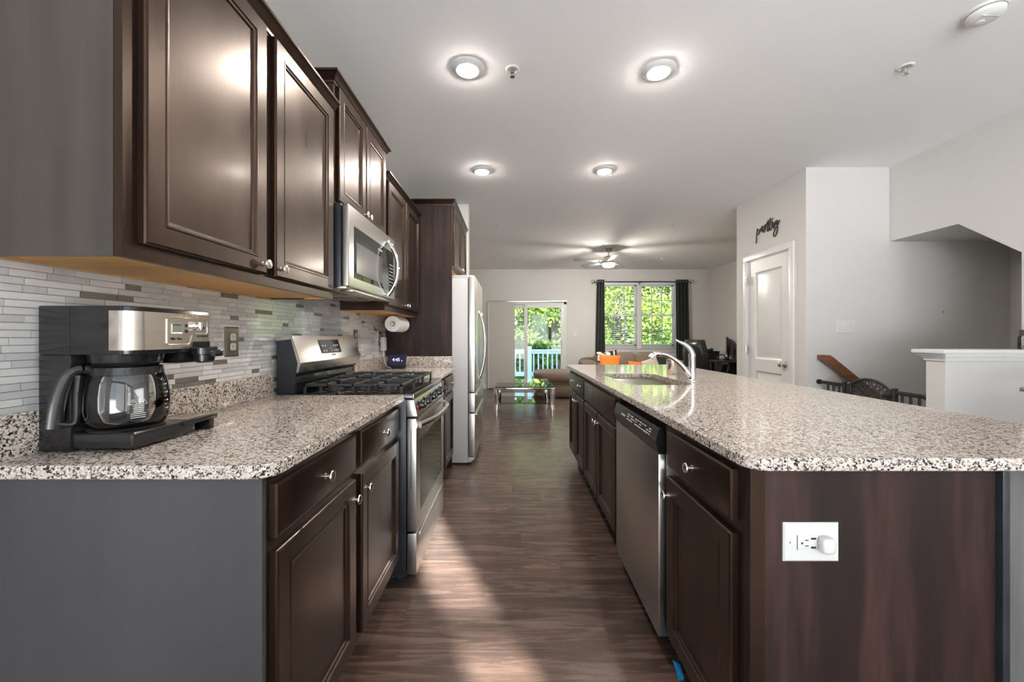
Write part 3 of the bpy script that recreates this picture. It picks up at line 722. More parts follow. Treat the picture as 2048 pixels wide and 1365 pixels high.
# dishwasher
t = thing('dishwasher', 'stainless dishwasher with black control strip built into the island', 'dishwasher', (.85, 1.77, 0))
ya, yb = 1.474, 2.082
mb = MB(); mb.box(.60, 1.14, ya, yb, .10, .880); mb.build('tub', 'blackm', t, 0)
mb = MB(); mb.box(.541, .60, ya+.002, yb-.002, .078, .758, .006); mb.build('door', 'steel_h', t)
mb = MB(); cp = [(.541, .758), (.532, .796), (.531, .803), (.541, .845), (.548, .852), (.60, .852), (.60, .758)]
mb.prism(cp, XZ, ya+.002, yb-.002); q = mb.build('control_panel', 'black', t, 20); q['label'] = 'black control strip'
mb = MB(); mb.box(.535, .56, 1.88, 1.96, .762, .776); mb.build('handle_recess', 'blackm', q, 0)
mb = MB(); nrm = Vector((-.042, 0, .010)).normalized()
M = rot_face((.5325, 1.915, .818), (0, -1, 0), (.010, 0, .042)); mb.text('FRIGIDAIRE', .012, M); mb.build('brand_lettering', 'inkw', q, 0)
mb = MB(); r_ = random.Random(3)
for i in range(11):
    yy = 1.845-i*.029; 
    for zz_ in (.833, .823, .812):
        if r_.random() < .8:
            x_ = .531+(.01)*(zz_-.803)/.042-.0012; wd = r_.choice([.006, .009, .012]); mb.box(x_, x_+.002, yy-wd, yy+wd, zz_-.002, zz_+.0022)
mb.build('button_marks', 'inkw', q, 0)
mb = MB(); mb.box(.62, .64, ya, yb, 0, .10); mb.build('toe_kick', 'blackm', t, 0)
# jumbo outlet plate on the island end
t = thing('island_outlet', 'white horizontal outlet plate with plugged-in adapter on the island end panel', 'outlet', (.709, .95, .66))
yw = .950; ox, oz = .709, .705
mb = MB(); mb.rings(NY(yw), ox-.066, ox+.066, oz-.046, oz+.046, [(0, 0), (0, .003), (.004, .006)]); bm_ = mb.build('plate', 'white', t, 20)
mb = MB(); mb.box(ox-.034, ox+.034, yw-.008, yw-.005, oz-.0165, oz+.0165, .0008); rc = mb.build('receptacle', 'white', t)
mb = MB()
for dx, dz, wx, wz in ((-.024, -.001, .0022, .0022), (-.013, .006, .004, .001), (-.013, -.007, .004, .001), (.003, .010, .006, .0022), (.003, -.011, .006, .0022)): mb.box(ox+dx-wx, ox+dx+wx, yw-.0087, yw-.0079, oz+dz-wz, oz+dz+wz)
mb.build('slots', 'ink', rc, 0)
mb = MB(); mb.box(ox-.0345, ox-.0335, yw-.0075, yw-.005, oz-.0168, oz+.0168); mb.box(ox-.052, ox-.050, yw-.0064, yw-.0055, oz-.002, oz+.002); mb.build('seam', 'ink', rc, 0)
mb = MB(); mb.blob((ox+.027, yw-.018, oz-.001), (.017, .012, .019), 10, 3.2); q = mb.build('plugged_adapter', 'white', t)
mb = MB(); mb.add([(.575, 1.375, .002), (.598, 1.385, .002), (.603, 1.43, .014), (.580, 1.445, .020), (.576, 1.375, .003), (.598, 1.386, .003), (.603, 1.43, .015), (.580, 1.445, .021)], [(0, 1, 2, 3), (4, 5, 6, 7), (0, 1, 5, 4), (1, 2, 6, 5), (2, 3, 7, 6), (3, 0, 4, 7)])
tag(mb.build('tape_scrap', 'tape', smooth=0), 'small blue tape scrap on the floor below the near island cabinet', 'tape')
# ------------------------------------------------------------------ range
RY0, RY1 = 1.915, 2.665
t = thing('gas_range', 'freestanding stainless gas range with black cooktop between the left base cabinets', 'stove', (-.8, 2.29, 0))
mb = MB(); mb.box(-1.13, -.512, RY0, RY1, .03, .900, .004); q = mb.build('body', 'bluesteel', t)
for x in (-1.05, -.56):
    for y in (RY0+.05, RY1-.05): mb = MB(); mb.cyl((x, y, 0), (x, y, .032), .018); mb.build('levelling_foot', 'blackm', t)
mb = MB(); mb.box(-1.09, -.478, RY0, RY1, .886, .918, .006); ck = mb.build('cooktop', 'enamel', t)
mb = MB(); mb.box(-.50, -.476, RY0+.004, RY1-.004, .889, .9165, .004); q = mb.build('front_lip', 'steel', t); q['label'] = 'shiny front lip of the cooktop'
mb = MB(); mb.prism([(-.512, .888), (-.476, .888), (-.459, .812), (-.46, .806), (-.512, .806)], XZ, RY0+.002, RY1-.002, b=.002); cp_ = mb.build('control_panel', 'steel', t, 25)
for i, y in enumerate((1.995, 2.125, 2.29, 2.455, 2.585)):
    p = Vector((-.4675, y, .850)); n = Vector((.076, 0, .017)).normalized()
    mb = MB(); mb.lathe([(.025, 0), (.025, .006), (.021, .008), (.0195, .024), (.017, .028), (0, .029)], p, n, 24)
    u = Vector((0, 0, 1)); c = p+n*.030
    mb.box(c.x-.006, c.x+.006, y-.005, y+.005, c.z-.018, c.z+.018, .002)
    kb = mb.build('burner_knob', 'black', cp_)
    if i == 0:
        mb = MB(); mb.cyl(Vector((-.4665, y-.037, .846)), Vector((-.4665, y-.037, .846))+n*.004, .008); mb.build('indicator', 'red', cp_)
mb = MB(); mb.box(-.51, -.463, RY0+.003, RY1-.003, .252, .798, .006); od = mb.build('oven_door', 'steel_h', t)
mb = MB(); mb.rings(PX(-.463), RY0+.085, RY1-.085, .325, .690, [(0, 0), (.002, .002), (.012, .003), (.016, .0015)]); mb.build('oven_window', 'darkglass', od, 20)
P = []
for i in range(25):
    s_ = i/24; y = RY0+.03+(RY1-RY0-.06)*s_; P.append((-.452+.052*(1-abs(2*s_-1)**2.6), y, .762))
mb = MB(); mb.tube(P, .0165, 12, flat=.62, up=(0, 0, 1)); mb.build('door_handle', 'steel', od)
mb = MB()
for i in range(13): mb.box(-.490, -.4885, RY0+.0015, RY0+.0035, .46+i*.022, .474+i*.022)
mb.box(-.489, -.487, RY0+.0010, RY0+.0035, .455, .75)
mb.build('side_vent', 'blackm', od, 0)
mb = MB(); mb.box(-.51, -.462, RY0+.003, RY1-.003, .045, .243, .006); dr = mb.build('storage_drawer', 'steel_h', t)
mb = MB(); mb.box(-.4645, -.456, RY0+.06, RY1-.06, .205, .225, .003); mb.build('drawer_pull', 'steel', dr)
# back guard
mb = MB(); bgp = [(-1.135, .90), (-1.135, 1.185), (-1.062, 1.195), (-1.022, 1.066), (-1.034, 1.022), (-1.055, 1.0), (-1.055, .92), (-1.03, .90)]
mb.prism(bgp, XZ, RY0+.006, RY1-.006); bgd = mb.build('back_guard', 'bluesteel', t, 15)
mb = MB(); mb.prism([(-1.136, 1.172), (-1.136, 1.1885), (-1.060, 1.199), (-1.0185, 1.066), (-1.031, 1.019), (-1.040, 1.021), (-1.034, 1.066), (-1.067, 1.180)], XZ, RY0, RY1, b=.0015); fas = mb.build('stainless_fascia', 'steel', t, 25)
mb = MB(); mb.box(-1.058, -1.050, RY0+.02, RY1-.02, .92, 1.0, .003); mb.build('lower_splash', 'enamel', t)
A = Vector((-1.060, 0, 1.199)); B = Vector((-1.0185, 0, 1.066)); dn = (B-A).normalized(); nn = Vector((-dn.z, 0, dn.x))
if nn.x < 0: nn = -nn
FB = lambda u, v, h: tuple(A+dn*v+nn*h+Vector((0, u, 0)))
mb = MB(); mb.rings(FB, 2.150, 2.395, .024, .102, [(0, -.001), (.0, .002), (.002, .003)]); dp = mb.build('display_panel', 'darkglass', fas, 15)
r_ = random.Random(5); mb = MB()
for cx in (2.18, 2.21, 2.31, 2.335, 2.36):
    for v in (.058, .086):
        mb.prism([(cx-.008, v-.002), (cx+.008, v-.002), (cx+.008, v+.002), (cx-.008, v+.002)], FB, .003, .0036)
        mb.prism([(cx-.005, v+.004), (cx+.003, v+.004), (cx+.003, v+.0065), (cx-.005, v+.0065)], FB, .003, .0036)
for v in (.070, .080, .09): mb.prism([(2.262, v-.0012), (2.282, v-.0012), (2.282, v+.0012), (2.262, v+.0012)], FB, .003, .0036)
mb.build('button_marks', 'inkw', dp, 0)
mb = MB(); mb.text('FRIGIDAIRE', .012, rot_face(FB(2.285, .113, .0004), (0, 1, 0), -dn)); mb.build('brand_lettering', 'ink', fas, 0)
# burners and grates
for x, y, r in ((-.66, 2.075, .044), (-.93, 2.075, .036), (-.80, 2.29, .05), (-.66, 2.505, .038), (-.93, 2.505, .044)):
    mb = MB(); mb.lathe([(r+.012, 0), (r+.012, .006), (r, .008), (r, .016), (r-.004, .020), (0, .021)], (x, y, .918), (0, 0, 1), 24); mb.build('burner', 'iron', t)
for ya, yb in ((1.935, 2.172), (2.176, 2.404), (2.408, 2.645)):
    mb = MB(); xa, xb = -1.02, -.535; zt = .962; h = .012; wd = .0075; ym = (ya+yb)/2
    bar = lambda a, b_, c, d, z0=zt-h, z1=zt: mb.box(a, b_, c, d, z0, z1, .002, seg=1)
    bar(xa, xb, ya, ya+2*wd); bar(xa, xb, yb-2*wd, yb); bar(xa, xa+2*wd, ya, yb); bar(xb-2*wd, xb, ya, yb)
    xm = (xa+xb)/2; bar(xm-wd, xm+wd, ya, yb)
    for xc in ((xa+xm)/2, (xm+xb)/2):
        bar(xc-wd*.8, xc+wd*.8, ya, ym-.028, zt-h, zt+.004); bar(xc-wd*.8, xc+wd*.8, ym+.028, yb, zt-h, zt+.004)
        bar(xc-.105, xc-.03, ym-wd*.8, ym+wd*.8, zt-h, zt+.004); bar(xc+.03, xc+.105, ym-wd*.8, ym+wd*.8, zt-h, zt+.004)
    for i in range(7):
        xx = xa+wd+(xb-xa-2*wd)*i/6
        for yy in (ya+wd, yb-wd): mb.box(xx-wd*.75, xx+wd*.75, yy-wd*.75, yy+wd*.75, .9175, zt-h/2, .001, seg=1)
    mb.build('grate', 'iron', t, 0)

# ------------------------------------------------------------------ microwave
MY0, MY1, MZ0, MZ1 = 1.905, 2.660, 1.431, 1.836
t = thing('microwave_oven', 'stainless over-the-range microwave with bowed handle under the raised cabinet', 'microwave', (-.98, 2.28, MZ0))
mb = MB(); mb.box(WX+.002, -.822, MY0, MY1, MZ0+.006, MZ1, .003); mb.build('case', 'bluesteel', t)
mb = MB(); mb.box(-.820, -.785, MY0+.002, MY1-.002, MZ0+.004, MZ1-.002, .010, seg=3); dm = mb.build('door', 'steel', t)
mb = MB(); mb.rings(PX(-.785), 1.972, 2.625, 1.484, 1.742, [(0, -.001), (.001, .0012), (.003, .0016)]); gp = mb.build('black_glass_panel', 'darkglass', dm, 15)
mb = MB(); mb.rings(PX(-.7834), 2.0, 2.40, 1.512, 1.668, [(0, -.0002), (.001, .0008)]); mb.build('window_screen', 'mwwindow', gp, 15)
P = []
for i in range(25):
    s_ = i/24; P.append((-.780+.060*(1-abs(2*s_-1)**2.3), 2.492, 1.452+.338*s_))
mb = MB(); mb.tube(P, .0125, 14); mb.build('handle', 'chrome', dm)
mb = MB(); mb.text('FRIGIDAIRE', .014, rot_face((-.7832, 2.36, 1.705), (0, 1, 0), (0, 0, 1))); mb.build('brand_lettering', 'inkw', gp, 0)
mb = MB(); r_ = random.Random(2)
for i in range(7):
    for j in range(3):
        y = 2.535+j*.026; z = 1.520+i*.022; mb.box(-.7836, -.7828, y, y+r_.choice([.008, .012, .015]), z, z+.004)
mb.build('button_marks', 'inkw', gp, 0)
mb = MB(); mb.box(-1.15, -.80, MY0+.01, MY1-.01, MZ0-.004, MZ0+.007, .002); mb.box(-.86, -.795, MY0+.08, MY1-.08, MZ0-.012, MZ0-.003, .003); vb = mb.build('underside_vent', 'steel', t)
for a in (1.98, 2.36): mb = MB(); mb.box(-1.08, -.92, a, a+.24, MZ0-.010, MZ0-.003, .002); mb.build('grease_filter', 'pewter', vb)
mb = MB(); mb.box(-.905, -.87, 2.0, 2.56, MZ0-.006, MZ0-.003); mb.build('lamp_cover', 'inkb', vb, 0)

# ------------------------------------------------------------------ refrigerator
t = thing('refrigerator', 'tall stainless refrigerator with grey side and curved handles', 'refrigerator', (-.72, 4.13, 0))
FY0, FY1 = 3.685, 4.585
mb = MB(); mb.box(-1.10, -.413, FY0, FY1, .025, 1.735, .006); mb.build('case', 'fridge_side', t)
mb = MB(); mb.box(-1.08, -.43, FY0+.01, FY1-.01, 0, .03); mb.build('base', 'blackm', t, 0)
mb = MB(); mb.prism([(-.413, .03), (-.413, .075), (-.352, .075), (-.352, .06), (-.385, .03)], XZ, FY0, FY1, b=.003); mb.build('kick_grille', 'fridge_side', t)
ym = (FY0+FY1)/2
for a, b_ in ((FY0, ym-.002), (ym+.002, FY1)):
    mb = MB(); mb.box(-.408, -.345, a, b_, .680, 1.755, .012, seg=3); d_ = mb.build('door', 'steel', t)
    s_ = 1 if a == FY0 else -1; yh = ym-.045*s_; P = []
    for i in range(25):
        q = i/24; P.append((-.345+.062*(1-abs(2*q-1)**2.4), yh, .76+.70*q))
    mb = MB(); mb.tube(P, .0125, 12); mb.build('handle', 'chrome', d_)
for a, b_ in ((.490, .672), (.085, .482)):
    mb = MB(); mb.box(-.408, -.345, FY0, FY1, a, b_, .010, seg=3); d_ = mb.build('drawer', 'steel', t)
    mb = MB(); mb.box(-.346, -.332, FY0+.06, FY1-.06, b_-.03, b_-.012, .004); mb.build('drawer_pull', 'steel', d_)
for y in (FY0+.005, FY1-.075):
    mb = MB(); mb.box(-.56, -.36, y, y+.07, 1.734, 1.765, .006); mb.build('hinge_cover', 'fridge_side', t)
mb = MB(); mb.box(-1.05, -.57, FY0+.02, FY1-.02, 1.734, 1.775, .01); mb.build('top_cap', 'fridge_side', t)

# ------------------------------------------------------------------ coffee maker
cx0, cx1, cy0, cy1, cz = -1.140, -.914, .957, 1.200, .914
t = thing('coffee_maker', 'black and stainless drip coffee maker standing on the near left counter', 'coffee maker', ((cx0+cx1)/2, (cy0+cy1)/2, cz))
mb = MB()
mb.box(cx0, cx1-.004, cy0+.004, cy1-.045, cz+.006, cz+.046, .010, seg=3)
mb.box(cx0+.001, cx0+.078, cy0, cy0+.195, cz+.002, cz+.2348, .002)
mb.build('base_and_tower', 'black', t)
mb = MB(); mb.box(-1.02, cx1+.004, cy0+.15, cy1+.03, cz+.030, cz+.044, .004); mb.box(-1.0, cx1, cy1-.0, cy1+.02, cz+.0, cz+.032, .003)
mb.box(cx0+.07, cx0+.09, cy0+.145, cy0+.195, cz+.04, cz+.25, .003); dt = mb.build('cup_platform', 'black', t)
mb = MB(); mb.box(-.99, cx1-.006, cy0+.165, cy1+.022, cz+.0435, cz+.0465, .001); q = mb.build('drip_plate', 'coffeemetal', dt)
# head: black shell, wrapped by a stainless fascia with rounded near corner
def headpoly(e, y1_=cy1):
    P = [(cx0-e*0, cy0-e), (cx1-.035, cy0-e)]
    for i in range(1, 8):
        a = math.radians(-90+90*i/8); P.append((cx1-.035+(.035+e)*math.cos(a), cy0+.035+(.035+e)*math.sin(a)))
    P += [(cx1+e, cy0+.035), (cx1+e, y1_), (cx0, y1_)]
    return P
mb = MB(); mb.prism(headpoly(0), XY, cz+.235, cz+.354, b=.003); hd = mb.build('head', 'black', t, 25)
mb = MB(); mb.box(cx0+.075, cx0+.0765, cy0-.0006, cy0+.002, cz+.237, cz+.352); mb.build('side_seam', 'ink', hd, 0)
P = [(cx1-.055, cy0-.0015), (cx1-.035, cy0-.0015)]+[(cx1-.035+.0365*math.cos(math.radians(-90+90*i/8)), cy0+.035+.0365*math.sin(math.radians(-90+90*i/8))) for i in range(1, 8)]+[(cx1+.0015, cy0+.035), (cx1+.0015, cy1-.004)]
vs = []; fs = []
za, zb = cz+.246, cz+.342
for x, y in P: vs += [(x, y, za), (x, y, zb)]
for x, y in reversed(P): vs += [(x-.001 if y > cy0+.03 else x, y+.001 if y <= cy0+.03 else y, zb), (x-.001 if y > cy0+.03 else x, y+.001 if y <= cy0+.03 else y, za)]
n = len(P); N2 = 2*n
for i in range(n-1): fs.append((2*i, 2*i+2, 2*i+3, 2*i+1)); 
for i in range(n, 2*n-1): fs.append((2*i, 2*i+2, 2*i+3, 2*i+1))
mb = MB(); mb.add(vs, fs); fa = mb.build('stainless_fascia', 'coffeemetal', hd, 40)
FX = cx1+.0015; ff = PX(FX)
mb = MB()
O = [(1.050, cz+.262), (1.050, cz+.326), (1.058, cz+.332), (1.186, cz+.332), (1.190, cz+.326), (1.190, cz+.292), (1.184, cz+.288), (1.142, cz+.288), (1.132, cz+.282), (1.126, cz+.264), (1.120, cz+.258), (1.056, cz+.258)]
pts = [ff(a, c, .001) for a, c in O]; mb.tube(pts+[pts[0]], .0014, 6, closed=False); mb.build('raised_border', 'coffeemetal', fa)
mb = MB(); mb.rings(ff, 1.063, 1.100, cz+.287, cz+.314, [(0, 0), (.001, .003), (.004, .002)]); lc = mb.build('display_bezel', 'coffeemetal', fa, 15)
mb = MB(); mb.rings(ff, 1.0665, 1.0965, cz+.2905, cz+.3105, [(0, .001), (.001, .0028)]); mb.build('display', 'lcd', lc, 0)
mb = MB()
for y, z, a, b_ in ((1.070, cz+.274, .007, .0035), (1.091, cz+.274, .007, .0035), (1.114, cz+.310, .004, .0045), (1.114, cz+.295, .004, .0045), (1.172, cz+.306, .009, .006)): mb.blob((FX+.0005, y, z), (.003, a, b_), 8, 2.6)
mb.build('button', 'black', fa)
mb = MB(); mb.lathe([(.013, 0), (.013, .003), (.011, .005), (.0105, .013), (.008, .015), (0, .0155)], (FX, 1.146, cz+.309), (1, 0, 0), 20); mb.box(FX+.004, FX+.019, 1.142, 1.150, cz+.297, cz+.321, .002); mb.build('selector_knob', 'chrome', fa)
mb = MB(); mb.text('Hamilton Beach', .0105, rot_face((FX+.0003, 1.125, cz+.337), (0, 1, 0), (0, 0, 1))); mb.build('brand_lettering', 'inkb', fa, 0)
mb = MB(); mb.text('FLEXBREW', .0085, rot_face((FX+.0003, 1.172, cz+.280), (0, 1, 0), (0, 0, 1))); mb.build('model_lettering', 'ink', fa, 0)
# brew basket and the single-serve pod holder
mb = MB(); mb.lathe([(.0, 0), (.058, 0), (.072, .012), (.076, .034), (0, .034)], (-1.0, 1.035, cz+.203), (0, 0, 1), 32); mb.build('brew_basket', 'black', t)
mb = MB(); mb.box(-1.05, cx1-.012, cy0+.15, cy1-.002, cz+.205, cz+.238, .006); pw = mb.build('pod_chamber', 'black', t)
mb = MB(); mb.prism([(1.132, cz+.244), (1.198, cz+.244), (1.198, cz+.265), (1.138, cz+.265), (1.132, cz+.26)], YZ, FX-.004, FX+.0025); mb.build('pod_recess', 'black', pw)
mb = MB(); mb.lathe([(.020, 0), (.024, .004), (.026, .022), (.031, .024), (.032, .042), (.029, .045), (0, .0455)], (cx1+.018, 1.158, cz+.205), (0, 0, 1), 28); mb.box(cx1+.02, cx1+.062, 1.142, 1.176, cz+.222, cz+.242, .005); ph = mb.build('pod_holder', 'black', pw)
# carafe: a thing of its own standing on the warming plate
gx, gy, gz = -1.003, 1.038, cz+.050
mb = MB(); mb.lathe([(.074, 0), (.076, .004), (.070, .006), (0, .006)], (gx, gy, cz+.0445), (0, 0, 1), 32); mb.build('warming_plate', 'blackm', t)
c = thing('coffee_carafe', 'empty glass carafe with black handle sitting in the coffee maker', 'carafe', (gx, gy, gz))
prof = [(.0, .0), (.068, .0), (.077, .006), (.083, .02), (.0855, .048), (.0845, .082), (.080, .112), (.073, .134), (.068, .142)]
mb = MB(); n = 40
inner = [(max(r-.003, 0), h+(.003 if h < .01 else 0)) for r, h in reversed(prof)]
pr = prof+inner; vs = []; fs = []
for r, h in pr:
    for i in range(n): a = 2*PI*i/n; vs.append((gx+max(r, 1e-4)*math.cos(a), gy+max(r, 1e-4)*math.sin(a), gz+.001+h))
for j in range(len(pr)-1):
    for i in range(n): fs.append((j*n+i, j*n+(i+1) % n, (j+1)*n+(i+1) % n, (j+1)*n+i))
mb.add(vs, fs); mb.build('glass_jug', 'carafe', c, 60, recalc=True)
mb = MB(); mb.lathe([(.068, .136), (.0735, .134), (.0705, .152), (.055, .157), (0, .158)], (gx, gy, gz), (0, 0, 1), 36); mb.build('lid', 'black', c)
ang = math.radians(-128); dx, dy = math.cos(ang), math.sin(ang)
hq = lambda r, h: (gx+dx*r, gy+dy*r, gz+h)
P = smooth_path([hq(.060, .146), hq(.085, .148), hq(.103, .135), hq(.115, .10), hq(.122, .06), hq(.126, .012)], 6); L = len(P)
mb = MB(); mb.tube(P, [.011+.005*(i/L) for i in range(L)], 12, flat=.62, up=(dx, dy, .0)); 
P2 = smooth_path([hq(.086, .135), hq(.090, .085), hq(.091, .035), hq(.097, .018), hq(.122, .022)], 5); mb.tube(P2, .0075, 10, flat=1.3); mb.build('handle', 'black', c)
# warning triangles, cautions and cup marks printed on the glass (on its outer face, towards the aisle)
def ong(u, h, off=.0006):                         # u = angle in radians round the jug
    k_ = 0
    for (r0, h0), (r1, h1) in zip(prof[1:], prof[2:]):
        if h0 <= h <= h1: k_ = r0+(r1-r0)*(h-h0)/(h1-h0)
    return (gx+(k_+off)*math.cos(u), gy+(k_+off)*math.sin(u), gz+.001+h)
mb = MB(); u0 = math.radians(-33)
for du in (-.115, .115):
    tri = [ong(u0+du-.095, .060), ong(u0+du+.095, .060), ong(u0+du, .073)]; mb.tube(tri+[tri[0]], .0006, 5)
    mb.tube([ong(u0+du, .063), ong(u0+du, .069)], .0007, 5)
for i in range(7):
    w_ = .12 if i < 4 else .17; mb.tube([ong(u0+w_*(-1+2*s_/6), .056-i*.0048) for s_ in range(7)], .0008, 5)
for i in range(7):
    h = .040+i*.0105; a = math.radians(10); mb.tube([ong(a, h), ong(a+.07, h)], .0006, 5)
    if i % 2 == 0: mb.tube([ong(a+.12, h-.002), ong(a+.12, h+.002)], .0012, 5)
mb.build('printed_marks', 'inkw', c, 0)

# ------------------------------------------------------------------ other things on and above the left counter
tz = WX+.0079
def wall_outlet(label, y, z, parts=2, cover='pewter'):
    t = thing('wall_outlet', label, 'outlet', (tz, y, z-.06), 'pewter outlets on the mosaic tile')
    mb = MB(); mb.rings(PX(tz), y-.040, y+.040, z-.061, z+.061, [(0, 0), (.001, .003), (.005, .0055), (.012, .006)]); mb.build('plate', cover, t, 15)
    for s_ in (-1, 1):
        mb = MB(); c_ = z+s_*.0195; mb.prism([(y-.016, c_-.010), (y-.010, c_-.0145), (y+.010, c_-.0145), (y+.016, c_-.010), (y+.016, c_+.010), (y+.010, c_+.0145), (y-.010, c_+.0145), (y-.016, c_+.010)], YZ, tz+.004, tz+.0078); r_ = mb.build('receptacle', 'white', t)
        mb = MB(); mb.box(tz+.0076, tz+.0082, y-.0065, y-.0045, c_-.001, c_+.007); mb.box(tz+.0076, tz+.0082, y+.0045, y+.0065, c_-.001, c_+.006); mb.cyl((tz+.0076, y, c_-.007), (tz+.0082, y, c_-.007), .0022, n=8); mb.build('slots', 'ink', r_, 0)
    return t
wall_outlet('pewter outlet plate on the tile to the right of the coffee maker', 1.635, 1.172)
wall_outlet('pewter outlet plate on the tile beside the far end of the range back', 2.92, 1.185)
wall_outlet('pewter outlet plate with charger block, on the tile near the refrigerator panel', 3.46, 1.18)
t = thing('charger_block', 'white power adapter block plugged into the tile outlet above the clock display', 'charger', (tz+.03, 3.475, 1.075))
mb = MB(); mb.box(tz+.0085, tz+.048, 3.448, 3.505, 1.072, 1.190, .006); mb.build('housing', 'white', t)
P = smooth_path([(tz+.03, 3.475, 1.073), (tz+.032, 3.475, 1.02), (tz+.05, 3.47, .95), (tz+.09, 3.47, .921), (-1.03, 3.50, .921)], 6)
mb = MB(); mb.tube(P, .0028, 8); mb.build('cord', 'white', t)
# clock display
t = thing('clock_display', 'small black smart display showing 4:45 on the far left counter', 'display', (-1.015, 3.46, .914))
R_ = Matrix.Rotation(math.radians(-10), 4, 'Z') @ Matrix.Rotation(math.radians(-17), 4, 'X')
def tf(o, M):
    for v in o.data.vertices: v.co = M @ v.co
mb = MB(); mb.box(-1.103, -.927, 3.452, 3.466, .930, 1.046, .007, seg=3)
sc = mb.build('screen_frame', 'blackm', t)
mb = MB(); mb.box(-1.090, -.940, 3.4510, 3.4535, .945, 1.035); s2 = mb.build('screen', 'screen', t, 0)
mb = MB(); mb.text('4:45', .042, rot_face((-1.018, 3.4504, .992), (1, 0, 0), (0, 0, 1))); mb.text('p', .020, rot_face((-.963, 3.4504, .988), (1, 0, 0), (0, 0, 1))); d3 = mb.build('digits', 'digits', t, 0)
mb = MB(); mb.box(-1.085, -.945, 3.462, 3.53, .9145, .955, .014, seg=3); b4 = mb.build('speaker_base', 'blackm', t)
for o in (sc, s2, d3): tf(o, R_)
tf(b4, Matrix.Rotation(math.radians(-10), 4, 'Z'))
# paper towel
t = thing('paper_towel_holder', 'white paper towel roll hanging on a holder under the far wall cabinet', 'paper towel', (-.974, 3.37, 1.23))
mb = MB(); n = 36; vs = []; fs = []
for y, r in ((3.235, .021), (3.235, .064), (3.515, .064), (3.515, .021)):
    for i in range(n): a = 2*PI*i/n; vs.append((-.974+r*math.cos(a), y, 1.298+r*math.sin(a)))
for j in range(4):
    for i in range(n): fs.append((j*n+i, j*n+(i+1) % n, ((j+1) % 4)*n+(i+1) % n, ((j+1) % 4)*n+i))
mb.add(vs, fs); mb.build('paper_roll', 'paper', t)
mb = MB(); mb.cyl((-.974, 3.215, 1.298), (-.974, 3.545, 1.298), .010); mb.lathe([(.017, 0), (.017, .010), (.012, .014), (0, .015)], (-.974, 3.222, 1.298), (0, -1, 0), 18)
mb.box(-.985, -.963, 3.530, 3.546, 1.29, 1.366, .004); mb.box(-.995, -.953, 3.43, 3.55, 1.362, 1.3745, .004); mb.build('bracket', 'white', t)

# ------------------------------------------------------------------ ceiling things
def can(label, x, y):
    t = thing('ceiling_light', label, 'ceiling light', (x, y, CH), 'round ceiling lights')
    mb = MB(); mb.lathe([(.094, 0), (.094, -.003), (.088, -.008), (.070, -.016), (.063, -.018), (.060, -.014), (0, -.014)], (x, y, CH), (0, 0, 1), 40); mb.build('trim_ring', 'white', t)
    mb = MB(); mb.lathe([(.0595, -.0145), (.0585, -.0205), (.050, -.0235), (0, -.024)], (x, y, CH), (0, 0, 1), 32); mb.build('lens', 'lens', t)
can('lit round ceiling light over the aisle, nearest the dark wall cabinets', -.258, 2.29)
can('lit round ceiling light over the island, nearer of the two on the right', .847, 2.31)
can('lit round ceiling light beyond the near left one, above the refrigerator end of the aisle', -.283, 3.70)
can('lit round ceiling light over the far end of the island', .852, 3.69)
def sprinkler(label, x, y):
    t = thing('fire_sprinkler', label, 'sprinkler', (x, y, CH), 'ceiling sprinklers')
    mb = MB(); mb.lathe([(.040, 0), (.040, -.003), (.034, -.007), (.027, -.006), (.024, -.002), (0, -.002)], (x, y, CH), (0, 0, 1), 28); mb.build('escutcheon', 'white', t)
    mb = MB(); mb.cyl((x, y, CH), (x, y, CH-.020), .011, .009, 14); mb.tube([(x-.009, y, CH-.016), (x-.011, y, CH-.03), (x, y, CH-.044)], .002, 6); mb.tube([(x+.009, y, CH-.016), (x+.011, y, CH-.03), (x, y, CH-.044)], .002, 6); mb.cyl((x, y, CH-.018), (x, y, CH-.044), .0025, n=8); mb.lathe([(.013, -.044), (.014, -.046), (0, -.047)], (x, y, CH), (0, 0, 1), 14); mb.build('sprinkler_head', 'nickel', t)
sprinkler('white ceiling sprinkler between the two near ceiling lights', 0.0, 2.30)
sprinkler('white ceiling sprinkler near the smoke detector at the right', 2.25, 2.28)
sprinkler('small ceiling sprinkler beyond the far left ceiling light', -.20, 5.47)
sprinkler('small ceiling sprinkler right of the island lights, level with the pantry', 2.21, 5.47)
sprinkler('tiny ceiling sprinkler near the back wall, left of the fan', -.13, 7.85)
sprinkler('tiny ceiling sprinkler near the back wall, right of the fan', 2.95, 7.85)
sx, sy = 2.24, 1.885
t = thing('smoke_detector', 'round white smoke detector on the ceiling in the upper right corner', 'smoke detector', (sx, sy, CH))
mb = MB(); mb.lathe([(.074, 0), (.074, -.008), (.070, -.011), (0, -.011)], (sx, sy, CH), (0, 0, 1), 40); mb.build('mounting_base', 'white', t)
mb = MB(); mb.lathe([(.064, -.010), (.066, -.014), (.064, -.030), (.050, -.042), (.030, -.046), (0, -.0465)], (sx, sy, CH), (0, 0, 1), 40); bd = mb.build('cover', 'white', t)
mb = MB(); mb.lathe([(.0655, -.0115), (.0662, -.0125), (.0655, -.0135)], (sx, sy, CH), (0, 0, 1), 40); mb.build('vent_gap', 'ink', bd)
mb = MB(); mb.lathe([(.016, -.045), (.016, -.049), (.013, -.050), (0, -.050)], (sx-.01, sy+.015, CH), (0, 0, 1), 20); mb.box(sx-.045, sx+.03, sy-.028, sy-.024, CH-.047, CH-.043); mb.build('test_button', 'white', bd)
